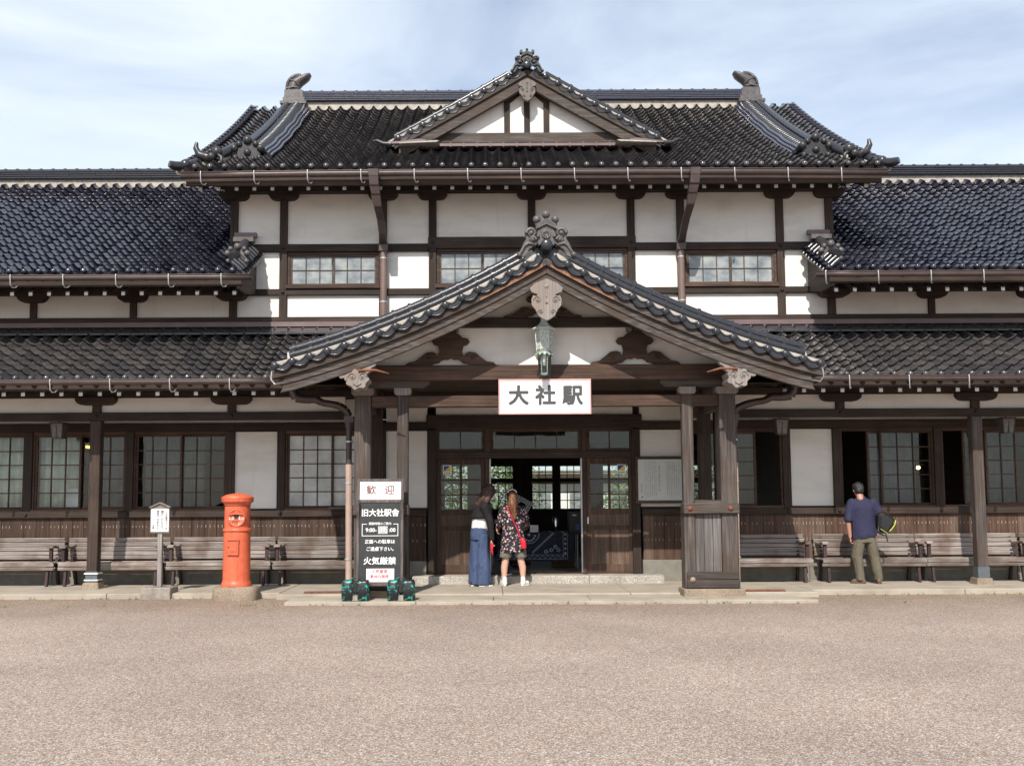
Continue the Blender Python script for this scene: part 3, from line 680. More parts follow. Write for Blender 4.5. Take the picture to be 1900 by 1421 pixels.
# ---------------------------------------------------------------- gutters with hooks
def gutter(name, x0, x1, y, z, r, hooks, sag=0, m=GUT):
    mb = MB(); n = 12
    pts = [(x0+(x1-x0)*i/n, y, z-sag*abs(2*i/n-1)**3) for i in range(n+1)]
    prof = [(-r, .7*r)]+[(r*cos(a), r*sin(a)) for a in (pi+pi*k/8 for k in range(9))]+[(r,.2*r)]
    vv = [(p[0], p[1]+a, p[2]+b) for p in pts for a, b in prof]; k = len(prof)
    mb.add(vv, [(i*k+j, i*k+j+1, (i+1)*k+j+1, (i+1)*k+j) for i in range(n) for j in range(k-1)], 0, True)
    mb.tube([(p[0], p[1]-r, p[2]+.7*r) for p in pts], .012, 6, 0)
    for e in (pts[0], pts[-1]): mb.add([(e[0], e[1]+a, e[2]+b) for a, b in prof], [list(range(k))], 0)
    o = part(name, mb, m); so_ = o.modifiers.new('s','SOLIDIFY'); so_.thickness = .005
    for hx in hooks:
        h = MB(); zz = z-sag*abs(2*(hx-x0)/(x1-x0)-1)**3
        h.tube([(hx, y-r-.012, zz+r*.95),(hx, y-r-.018, zz+r*.3),(hx+.004, y-r-.012, zz-.12),(hx+.02, y-r+.03, zz-.165),(hx+.05, y+.03, zz-.155),(hx+.06, y+.10, zz-.10)], .010, 6); part('hook', h, STEEL, o)
    return o
def fr(a, b, s):
    r = []; 
    while a <= b: r.append(a); a += s
    return r
gutter('main_gutter', -6.10, 6.11, -1.13, 7.09, .056, fr(-5.75, 6.0, .92), .03)
gutter('wing_gutter', -13, -4.78, -1.42, 5.215, .050, fr(-10.6,-4.9,.885)); gutter('wing_gutter', 4.72, 13, -1.42, 5.215, .050, fr(4.86,11,.885))
gutter('awning_gutter', -13, -4.0, -2.10, 3.365, .048, fr(-9.72,-4.3,.955)); gutter('awning_gutter', 4.15, 13, -2.10, 3.365, .048, fr(4.95,11,.955))
fb = MB(); fb.box(-6.06, 6.06, -1.0, -.94, 6.93, 7.175); part('eave_fascia', fb, WX)
# ---------------------------------------------------------------- timber frame helpers
def post(x, z0, z1, w=.14, y0=-.06, y1=.10, m=WZ): mb = MB(); mb.box(x-w/2, x+w/2, y0, y1, z0, z1); return part('post', mb, m, bevel=.006)
def beam(x0, x1, z0, z1, y0=-.05, y1=.09, m=WX, name='beam'): mb = MB(); mb.box(x0, x1, y0, y1, z0, z1); return part(name, mb, m, bevel=.006)
def panel(x0, x1, z0, z1, y=.0, th=.09): mb = MB(); mb.box(x0, x1, y, y+th, z0, z1); return part('plaster_panel', mb, PLA)
def bracket(x, z0, z1, w=.54, y0=-.16, y1=.12):
    mb = MB(); h = z1-z0; a = w/2
    mb.prism([(x-a, z1),(x-a, z0+.62*h),(x-a+.03, z0+.28*h),(x-a+.08, z0+.06*h),(x-a+.14, z0),(x+a-.14, z0),(x+a-.08, z0+.06*h),(x+a-.03, z0+.28*h),(x+a, z0+.62*h),(x+a, z1)], y0, y1); part('bracket', mb, WX)
def nail(x, z, y=-.055, r=.035):
    mb = MB(); mb.lathe([(r,0),(r*.8,.012),(r*.45,.024),(.001,.028)], n=6, M=Matrix.Translation((x, y, z)) @ Matrix.Rotation(pi/2,4,'X'), smooth=False); part('nail_cover', mb, BR_IRON)
BR_IRON = plain('dark_iron', (.035,.026,.024), .5, .3, .3, 20, .1)
def window(x0, x1, z0, z1, cols, rows, y=.03, frame=.045, mid=True, fm=BRX, gm=GLASS, mw=.018, parent=None, name='window', depth=.05):
    mb = MB(); f = frame
    mb.box(x0, x0+f, y, y+depth, z0, z1); mb.box(x1-f, x1, y, y+depth, z0, z1); mb.box(x0+f, x1-f, y+.002, y+depth-.002, z0, z0+f); mb.box(x0+f, x1-f, y+.002, y+depth-.002, z1-f, z1)
    X0, X1, Z0, Z1 = x0+f, x1-f, z0+f, z1-f
    for i in range(1, cols):
        x = X0+(X1-X0)*i/cols; w = .026 if (mid and i*2 == cols) else mw/2
        mb.box(x-w, x+w, y+.006, y+depth-.012, Z0, Z1)
    for j in range(1, rows):
        z = Z0+(Z1-Z0)*j/rows; mb.box(X0, X1, y+.010, y+depth-.016, z-mw/2, z+mw/2)
    o = part(name, mb, fm, parent)
    gl = MB(); gl.box(X0, X1, y+.022, y+.026, Z0, Z1); part('pane', gl, gm, o); return o
# ---------------------------------------------------------------- upper hall wall
H = .909
for x in (-6*H,-5*H,-3*H,-2*H,0,2*H,3*H,5*H,6*H): post(x, 6.13 if abs(x) in (0,) else 4.70, 7.10)
beam(-5.52, -1.90, 5.99, 6.13, -.066); beam(1.90, 5.52, 5.99, 6.13, -.066); beam(-1.90, 1.90, 6.04, 6.25, -.066)
beam(-5.52, 5.52, 5.185, 5.30, -.066); beam(-13, 13, 4.685, 4.785, -.070, .10); beam(-5.6, 5.6, 7.075, 7.25, -.17, .09)
for a, b in ((-6,-5),(-5,-3),(-3,-2),(2,3),(3,5),(5,6)):
    panel(a*H+.07, b*H-.07, 6.13, 7.09)
    if b-a == 1: panel(a*H+.07, b*H-.07, 5.30, 5.99)
    panel(a*H+.07, b*H-.07, 4.785, 5.185)
for a, b in ((-2,0),(0,2)): panel(a*H+.07, b*H-.07, 6.25, 7.09); panel(a*H+.07, b*H-.07, 4.785, 5.185)
for x in (-6*H,-5*H,-3*H,-2*H,0,2*H,3*H,5*H,6*H): bracket(x, 6.945, 7.085)
for a, b in ((-5,-3),(-2,0),(0,2),(3,5)):
    zt = 5.99 if abs(a+b) > 3 else 6.04
    mb = MB(); x0, x1 = a*H+.07, b*H-.07
    mb.box(x0, x1, -.02, .09, zt-.055, zt); mb.box(x0, x0+.05, -.02, .09, 5.30, zt-.055); mb.box(x1-.05, x1, -.02, .09, 5.30, zt-.055); mb.box(x0-.02, x1+.02, -.10, .06, 5.302, 5.375)
    part('window_surround', mb, BRX, bevel=.005)
    window(x0+.05, x1-.05, 5.375, zt-.055, 6, 2, .0, .035, True, GX, FROST, .016)
for x in (-6*H,-5*H,-3*H,3*H,5*H,6*H): nail(x, 6.06, -.072); nail(x, 5.24, -.072)
nail(2*H, 6.14, -.072); nail(-2*H, 6.14, -.072)
# side and rear walls of the hall and the wings
mb = MB(); mb.box(-5.5, -5.40, .1, 8.4, 3.2, 7.4); part('side_wall', mb, PLA); mb = MB(); mb.box(5.40, 5.5, .1, 8.4, 3.2, 7.4); part('side_wall', mb, PLA)
# wing clerestory
for s in (-1, 1):
    for k in range(3):
        a = s*(6+2*k)*H; b = s*(8+2*k)*H
        panel(min(a,b)+.06, max(a,b)-.06, 4.785, 5.20); post(b, 4.70, 5.2, .12); bracket(b, 5.07, 5.215, .52)
    bracket(s*6*H, 5.075, 5.205, .54, -.30, -.07); beam(*sorted((s*5.56, s*13)), 5.20, 5.34, -.14)
# ---------------------------------------------------------------- colonnade under the awning
BX = [5.2, 7.51, 9.82]
for s in (-1, 1):
    beam(*sorted((s*3.2, s*12.5)), 2.835, 2.975, -1.02, -.88, name='lintel_beam'); beam(*sorted((s*3.0, s*12.5)), 3.225, 3.345, -1.03, -.85, name='wall_plate')
    xs = [3.2]+BX+[12.2]
    for a, b in zip(xs[:-1], xs[1:]): panel(*sorted((s*(a+.07), s*(b-.07))), 2.975, 3.23, -.95, .07)
    for x in BX: post(s*x, 2.975, 3.23, .14, -1.025, -.86); bracket(s*x, 3.10, 3.228, .68, -1.10, -.84); nail(s*x, 2.905, -1.025)
    for x in (7.51,):
        c = MB(); c.box(s*x-.09, s*x+.09, -1.035, -.865, .28, 2.835); co = part('column', c, GZ if s > 0 else WZ, bevel=.01)
        sh = MB(); sh.box(s*x-.098, s*x+.098, -1.043, -.857, .10, .29); sho = part('metal_shoe', sh, plain('slate_grey_metal_%d' % s, (.11,.125,.14), .5, .2), co)
        if s < 0:
            tp = MB()
            for z in (.135, .245): tp.box(s*x-.115, s*x+.115, -1.06, -.84, z, z+.02)
            part('white_tape', tp, WHITE, sho)
        ba = MB(); ba.lathe([(.20,0),(.165,.11)], (s*x,-.95,-.01), 4, smooth=False, M=None); 
        ba = MB(); ba.add([(s*x-.155,-1.105,-.02),(s*x+.155,-1.105,-.02),(s*x+.155,-.795,-.02),(s*x-.155,-.795,-.02),(s*x-.125,-1.075,.105),(s*x+.125,-1.075,.105),(s*x+.125,-.825,.105),(s*x-.125,-.825,.105)], [(0,3,2,1),(4,5,6,7),(0,1,5,4),(1,2,6,5),(2,3,7,6),(3,0,4,7)])
        part('column_base', ba, STONE, co, bevel=.01)
# ---------------------------------------------------------------- lower wall, plane Y = 0
def boards(x0, x1, z0, z1, y=-.02):
    mb = MB(); x = x0; R = random.Random(int(x0*91)+7)
    while x < x1-.02:
        w = min(R.uniform(.17, .24), x1-x); mb.box(x+.003, x+w-.003, y+R.uniform(-.004,.004), y+.03, z0, z1, R.choice((0,0,1)))
        for zz in (z1-.16, z1-.44):
            for k in range(3): 
                if R.random() < .8: hh = R.uniform(.02,.06); xx = x+w*(k+.5)/3; mb.box(xx-.006, xx+.004, y-.0075, y, zz-hh/2, zz+hh/2, 2)
        x += w
    mb.box(x0, x1, y+.031, y+.09, z0, z1, 1)
    return part('board_siding', mb, [BRZ, BRZ2, NAILW])
BRZ2 = wood('grey_brown_board', [(.048,.032,.024),(.098,.065,.048),(.16,.115,.088)], 'z'); NAILW = plain('nail_bleach', (.30,.255,.22), .8, 0, .3, 50, 0)
def plinth(x0, x1): mb = MB(); mb.box(x0, x1, -.045, .1, -.02, .375); return part('plinth', mb, PLINTH, bevel=.008)
for s in (-1, 1):
    e = 13.0
    beam(*sorted((s*1.93, s*e)), 1.172, 1.285, -.085, .09, name='sill_rail')
    if s < 0: boards(-e, -1.94, .375, 1.172)
    else: boards(1.95, e, .375, 1.172)
    q = [1.93, 2.95, 4.9, 6.7, 8.6, 10.4, 13]
    for a, b in zip(q[:-1], q[1:]): plinth(*sorted((s*a+s*.003, s*b-s*.003)))
    beam(*sorted((s*1.9, s*e)), 2.715, 2.86, -.055, .09, name='header_beam'); beam(*sorted((s*1.9, s*e)), 3.28, 3.5, -.055, .09, name='header_beam')
    panel(*sorted((s*1.92, s*2.66)), 2.86, 3.28)
    panel(*sorted((s*2.80, s*13)), 2.86, 3.28)
    for k in (2, 3, 5, 6, 8, 10, 12):
        x = s*k*H*(1.006 if k < 4 else 1.0); post(x, 1.285 if k > 2 else .13, 2.715, .145)
        if k > 2: nail(x, 1.23, -.09)
    # small corner panels by the door and the white panels of the wings
    panel(*sorted((s*1.92, s*2.66)), 1.32, 2.70); panel(*sorted((s*(5*H+.075), s*(6*H-.075))), 1.32, 2.70)
    for a, b in ((2,3),(5,6)): beam(*sorted((s*(a*H+.08), s*(b*H-.08))), 1.285, 1.322, -.03, .09, name='sill_rail')
ZA, ZB = 1.33, 2.66
def bay(x0, x1, sashes, fm=BRX):
    mb = MB(); mb.box(x0, x1, -.03, .10, ZB, 2.713); mb.box(x0, x1, -.06, .10, 1.287, ZA); mb.box(x0, x0+.03, -.025, .10, ZA, ZB); mb.box(x1-.03, x1, -.025, .10, ZA, ZB); part('window_surround', mb, fm, bevel=.004)
    for (a, b, c, y, gm) in sashes: window(a, b, ZA+.002, ZB-.002, c, 5, y, .035, False, fm, gm)
def lbay(k0, k1, s, g1=GLASS, g2=GLASS):
    x0, x1 = sorted((s*k0*H, s*k1*H)); x0 += .075; x1 -= .075; m = (x0+x1)/2
    bay(x0, x1, [(x0+.03, m+.02, 3, .01, g1), (m-.02, x1-.03, 3, .055, g2)])
PALEREFL = plain('pale_reflection_pane', (.46,.48,.48), .12, 0, .3, 2.2, .05)  # pale window reflection painted into the pane colour
for k0, k1 in ((6,8),(8,10),(10,12)): lbay(k0, k1, -1)
lbay(3, 5, -1, PALEREFL, PALEREFL)
# right wing: sashes slid open
x0, x1 = 3*H+.075, 5*H-.075; bay(x0, x1, [(x0+.03, x0+.62, 2, .01, GLASS), (3.62, 4.02, 1, .055, GLASS)])
x0, x1 = 6*H+.075, 8*H-.075; bay(x0, x1, [(x0+.50, x0+.80, 1, .055, GLASS), (x0+.72, x1-.03, 3, .01, GLASS)])
x0, x1 = 8*H+.075, 10*H-.075; bay(x0, x1, [(x0+.42, x0+.88, 2, .055, GLASS), (x0+.80, x1-.03, 3, .01, GLASS)])
lbay(10, 12, 1)
# ---------------------------------------------------------------- entrance
beam(-1.93, 1.95, 2.74, 2.985, -.06, .1, name='header_beam'); beam(-1.76, 1.79, 2.20, 2.315, -.05, .09, name='transom_beam')
panel(-1.76, 1.79, 2.985, 3.28); beam(-1.93, 1.95, 3.28, 3.5, -.05, .09, name='header_beam')
for x in (-.83, .905): mb = MB(); mb.box(x-.045, x+.045, -.045, .09, 2.315, 2.74); part('mullion', mb, BRZ, bevel=.004)
window(-1.76, -.875, 2.315, 2.74, 2, 1, .0, .06, False, BRX); window(-.785, .86, 2.315, 2.74, 4, 1, .0, .06, False, BRX); window(.95, 1.79, 2.315, 2.74, 2, 1, .0, .06, False, BRX)
for x, w_ in ((-.84,.06),(.90,.06)): mb = MB(); mb.box(x-w_/2, x+w_/2, -.03, .12, .14, 2.2); part('door_post', mb, BRZ, bevel=.004)
st = MB()
for a, b in ((-2.16,-.72),(-.72,.93),(.93,2.25)): st.box(a+.003, b-.003, -.43, .02, -.02, .13)
part('door_step', st, GRAN, bevel=.012)
st = MB(); st.box(-1.76, 1.79, .02, .16, .08, .155); part('threshold', st, BRX)
def door(x0, x1, y, flip):
    mb = MB(); z0, z1 = .16, 2.20; f = .085
    mb.box(x0, x0+f, y, y+.045, z0, z1); mb.box(x1-f, x1, y, y+.045, z0, z1)
    for a, b in ((z0, .30),(.915,.985),(1.19,1.28),(2.09,z1)): mb.box(x0+f, x1-f, y+.002, y+.043, a, b)
    xm = (x0+x1)/2
    for k in (1,2): z = 1.28+(2.09-1.28)*k/3; mb.box(x0+f, x1-f, y+.008, y+.037, z-.011, z+.011)
    mb.box(xm-.022, xm+.022, y+.004, y+.041, 1.28, 2.09); mb.box(xm-.02, xm+.02, y+.004, y+.041, .30, .915)
    o = part('door', mb, BRZ, bevel=.004)
    p = MB(); p.box(x0+f, x1-f, y+.014, y+.03, .985, 1.19); p.box(x0+f, xm-.02, y+.016, y+.03, .30, .915); p.box(xm+.02, x1-f, y+.016, y+.03, .30, .915); part('door_panel', p, BRX if False else BRZ2, o)
    g_ = MB(); g_.box(x0+f, x1-f, y+.018, y+.022, 1.28, 2.09); part('pane', g_, GLASS, o)
    h = MB(); hx = x1-.035 if flip else x0+.035; h.box(hx-.014, hx+.014, y-.008, y+.002, 1.02, 1.14); part('handle', h, STEEL, o)
    return o
door(-1.755, -.87, .01, True); door(.93, 1.785, .01, False)
part('door_rail', MB().box(-.80, -.775, .09, .13, .16, 2.2), STEEL); part('door_rail', MB().box(.845, .87, .02, .13, .16, 2.2), STEEL)
# ---------------------------------------------------------------- interior shell
fl = MB(); fl.box(-13, 13, .11, 7.5, .02, .125); part('interior_floor', fl, INFLOOR)
ce = MB(); ce.box(-13, 13, .11, 7.5, 3.52, 3.62); part('interior_ceiling', ce, INWALL)
for x in (-5.45, 5.45): mb = MB(); mb.box(x-.05, x+.05, .12, 7.3, .125, 3.52); part('partition_wall', mb, INWALL)
mb = MB(); mb.box(-13,-12.9,.12,7.3,.1,3.5); part('partition_wall', mb, INWALL); mb = MB(); mb.box(12.9,13,.12,7.3,.1,3.5); part('partition_wall', mb, INWALL)
WINS = [(-4.9,-3.9),(-3.4,-2.2),(-1.95,-1.32),(-.78,-.17),(.27,.83),(.98,1.55),(2.0,2.75),(4.15,5.2)]
xs = -13.0; bw = MB()
for a, b in WINS: bw.box(xs, a, 7.3, 7.4, .1, 3.5); xs = b
bw.box(xs, 13, 7.3, 7.4, .1, 3.5)
for a, b in WINS:
    bw.box(a, b, 7.3, 7.4, .1, 1.20); bw.box(a, b, 7.3, 7.4, 2.33, 3.5); bw.box(a, b, 7.3, 7.4, 1.89, 1.97)
part('rear_wall', bw, WX)
for a, b in WINS: window(a, b, 1.20, 1.885, 3 if b-a < .8 else 5, 3, 7.32, .03, False, BRX, GLASS, .02, name='rear_window'); window(a, b, 1.97, 2.33, 3 if b-a < .8 else 5, 2, 7.32, .03, False, BRX, GLASS, .02, name='rear_window')
for x in (-2.1, -1.1, 1.65):
    mb = MB(); mb.box(x-.08, x+.08, 4.2, 4.36, .125, 3.52); part('interior_post', mb, WZ)
# ================================================================ PORCH
YV = -3.22
tabp = [(0.,0.)]; d_ = 0.; t_ = 0.
while d_ < 4.4:
    s_ = .583-.0822*d_; d_ += .02; t_ += .02*sqrt(1+s_*s_); tabp.append((t_, d_))
TP = tabp[-1][0]
def dpt(t):
    t = max(0, min(t, tabp[-1][0])); i = min(int(t/.0228), len(tabp)-2)
    while i and tabp[i][0] > t: i -= 1
    while i < len(tabp)-2 and tabp[i+1][0] < t: i += 1
    (a, b), (c, e) = tabp[i], tabp[i+1]; return b+(e-b)*(t-a)/(c-a)
TE = [t for t, d in tabp if d <= 4.08][-1]
def fp(side):
    def F(u, t):          # u runs back from the verge, t climbs from the eave to the ridge
        d = dpt(TE-t); s = .583-.0822*d; L = sqrt(1+s*s)
        return Vector((XC+side*d, YV+.02+u, PZ-.583*d+.0411*d*d)), Vector((side*s/L, 0, 1/L))
    return F
A0z = lambda y: 3.41+.50*(y+2.02)+.036*(y+2.02)**2 if y > -2.02 else 0
for side in (-1, 1):
    F = fp(side)
    def kp(u, t, F=F):
        p, _ = F(u, t); return p.y < -.08 and p.z > A0z(p.y)-.10
    part('porch_roof', tiles(F, 12, int(TE/.235)+1, e=.235, keep=kp, caps=False, seed=60+side, flip=(side > 0), u0=.22), TILE)
    verge_row('porch_verge', F, TE-.02, .056, .27, YV, side, True)
pz = lambda d: PZ-.583*d+.0411*d*d
# bargeboards: upper fillet, main board, two raised mouldings
for sg in (-1, 1):
    def half(x1, lo, hi, y0, y1, mb, n=22):
        top = [(XC+sg*x1*i/n, pz(x1*i/n)-lo) for i in range(n+1)]; bot = [(XC+sg*x1*i/n-(0 if i < n else sg*-.03), pz(x1*i/n)-hi) for i in range(n+1)][::-1]
        mb.prism(top+bot, y0, y1)
    mb = MB(); half(4.06, .055, .165, YV-.045, YV+.12, mb); part('porch_fillet', mb, RWX, bevel=.006) if False else part('porch_fillet', mb, GX, bevel=.006)
    mb = MB(); half(3.93, .160, .395, YV+.01, YV+.10, mb); half(3.94, .245, .285, YV-.012, YV+.02, mb); half(3.95, .355, .405, YV-.022, YV+.02, mb); part('porch_bargeboard', mb, GX, bevel=.006)
    # worn orange strip where the paint of the fillet has gone
    mb = MB(); n = 10; R = random.Random(5+sg)
    a_, b_ = (.06, 1.0)
    top = [(XC+sg*(a_+(b_-a_)*i/n), pz(a_+(b_-a_)*i/n)-.095-.02*i/n-R.uniform(0,.03)) for i in range(n+1)]; bot = [(XC+sg*(a_+(b_-a_)*i/n), pz(a_+(b_-a_)*i/n)-.158) for i in range(n+1)][::-1]
    mb.prism(top+bot, YV-.0495, YV-.03); part('bare_wood_strip', mb, ORW)
    # soffit under the tiles
    mb = MB(); vv = []; n = 20
    for i in range(n+1):
        d = 4.0*i/n
        for y in (YV+.05, -.06): vv += [(XC+sg*d, y, pz(d)-.06), (XC+sg*d, y, pz(d)-.10)]
    ff = []
    for i in range(n): k = 4*i; ff += [(k+1,k+3,k+7,k+5),(k,k+4,k+6,k+2)]
    mb.add(vv, ff); part('porch_soffit', mb, WX)
    # purlins and side beams
    for d, h in ((2.82,.26),(1.45,.2)):
        mb = MB(); mb.box(XC+sg*d-.07, XC+sg*d+.07, -3.15, -.08, pz(d)-.10-h, pz(d)-.10); part('porch_purlin', mb, WY)
    mb = MB(); mb.box(XC+sg*2.85-.07, XC+sg*2.85+.07, -2.24, -.06, 2.90, 3.09); mb.box(XC+sg*2.85-.08, XC+sg*2.85+.08, -3.05, -.06, 3.21, 3.38); part('porch_side_beam', mb, GY, bevel=.008)
    # eave gutter along the porch side, with curved leader to the post
    pts = [(XC+sg*4.05, y, 3.33) for y in (YV+.05, -2.6, -2.2)]
    gm = MB(); gm.tube(pts, .062, 10); 
    go = part('porch_gutter', gm, GUT)
    for y, z in ((-3.12,3.33),):
        h = MB(); h.tube([(XC+sg*4.13,y,z+.06),(XC+sg*4.14,y,z-.06),(XC+sg*4.09,y,z-.13),(XC+sg*3.98,y,z-.11),(XC+sg*3.93,y,z-.07)], .014, 7); part('hook', h, STEEL, go); h = MB(); h.tube([(XC+sg*3.93,y+.25,z+.10),(XC+sg*3.92,y+.25,z-.07),(XC+sg*3.85,y+.25,z-.13),(XC+sg*3.74,y+.25,z-.08)], .014, 7); part('hook', h, STEEL, go)
    PX = 3.115 if sg < 0 else 3.045
    ld = MB(); P = [(4.03,3.36),(4.02,3.20),(3.97,3.10),(3.80,3.075),(3.66,3.08),(3.55,3.02),(3.42,3.0),(3.28,2.97),(PX+.055,2.90),(PX,2.80)]
    W2 = [.075,.085,.085,.078,.075,.065,.065,.07,.07,.065]
    top = [(XC+sg*a, b+w) for (a, b), w in zip(P, W2)]
    for (a, b), (c, e), w, w2 in zip(P[:-1], P[1:], W2[:-1], W2[1:]): ld.bar((XC+sg*a, -2.05, b), (XC+sg*(c-.012), -2.05, e), .10, w*1.5, up=(0,1,0)) if False else ld.tube([(XC+sg*a,-2.05,b),(XC+sg*c,-2.05,e)], [w*.86,w2*.86], 4, 0)
    ld.box(XC+sg*PX-.075, XC+sg*PX+.075, -2.12, -1.98, 2.70, 2.80); ld.lathe([(.055,0),(.075,.12)], (XC+sg*PX,-2.05,2.60), 10)
    lo = part('leader_head', ld, GUT)
    dp = MB(); dp.tube([(XC+sg*PX,-2.05,2.62),(XC+sg*PX,-2.05,2.02)], .047, 12); part('pipe', dp, GUT, lo)
    dp = MB(); dp.tube([(XC+sg*PX,-2.05,2.03),(XC+sg*(PX-.012),-2.05,.02)], .054, 12); part('lower_pipe', dp, PIPE, lo)
    cl = MB()
    for z in (2.38, 1.72, .52): cl.tube([(XC+sg*(PX-.003),-2.05,z),(XC+sg*(PX-.003),-2.05,z+.025)], .061, 12)
    part('pipe_clamp', cl, STEEL, lo)
# gable wall and its timbers
mb = MB(); n = 14
mb.prism([(XC-2.95,3.45)]+[(XC+x, pz(abs(x))-.08) for x in [-2.95+5.9*i/n for i in range(n+1)]]+[(XC+2.95,3.45)], -2.40, -2.32); part('porch_gable_wall', mb, PLA)
mb = MB(); mb.box(XC-2.86, XC+2.86, -2.52, -2.30, 3.315, 3.555); part('porch_main_beam', mb, BRX, bevel=.012)
mb = MB(); mb.box(XC-1.5, XC+1.5, -2.50, -2.33, 4.155, 4.305); part('porch_upper_beam', mb, WX, bevel=.01)
mb = MB(); mb.box(XC-.10, XC+.10, -2.515, -2.42, 3.556, 4.154); mb.box(XC-.10, XC+.10, -2.53, -2.523, 3.30, 3.55); part('porch_strut', mb, GZ, bevel=.006)
FROG = [(-.66,0),(-.62,.045),(-.52,.06),(-.43,.135),(-.36,.20),(-.27,.215),(-.215,.19),(-.19,.13),(-.165,.22),(-.185,.31),(-.245,.33),(-.275,.375),(-.245,.42),(-.17,.435),(-.11,.50),(0,.515)]
INNER = [(.0,.115),(-.05,.09),(-.10,.10),(-.15,.07),(-.17,.045),(-.25,.03),(-.29,.0)]
def frog(cx, z0, sx, sz, y=-2.43, m=WX):
    left = [(a, b) for a, b in FROG]; right = [(-a, b) for a, b in FROG[-2::-1]]
    bot = [(-a, b) for a, b in INNER[::-1]] + [(a, b) for a, b in INNER[1:]]
    mb = MB(); pts = [(cx+a*sx, z0+b*sz) for a, b in left+right+bot]
    mb.prism(pts, y-.05, y+.05)
    for s in (-1, 1): volute(mb, (cx+s*.33*sx, z0+.12*sz), .055*sz, s, y-.055, 0, 1.2, .010)
    part('frog_leg_strut', mb, BRX, bevel=.008)
frog(-1.40, 3.558, 1.08, 1.0); frog(1.49, 3.558, 1.08, 1.0); frog(XC-.02, 4.308, .95, .78)
for x in (-1.40, 1.49): part('bearing_block', MB().box(x-.13, x+.13, -2.5, -2.36, 4.085, 4.15), CARVE, bevel=.008)
# dark ceiling boards, added to keep the inside of the porch dark
mb = MB(); mb.box(XC-2.78, XC+2.78, -2.28, -.12, 3.40, 3.43); part('porch_shade_ceiling', mb, WY)
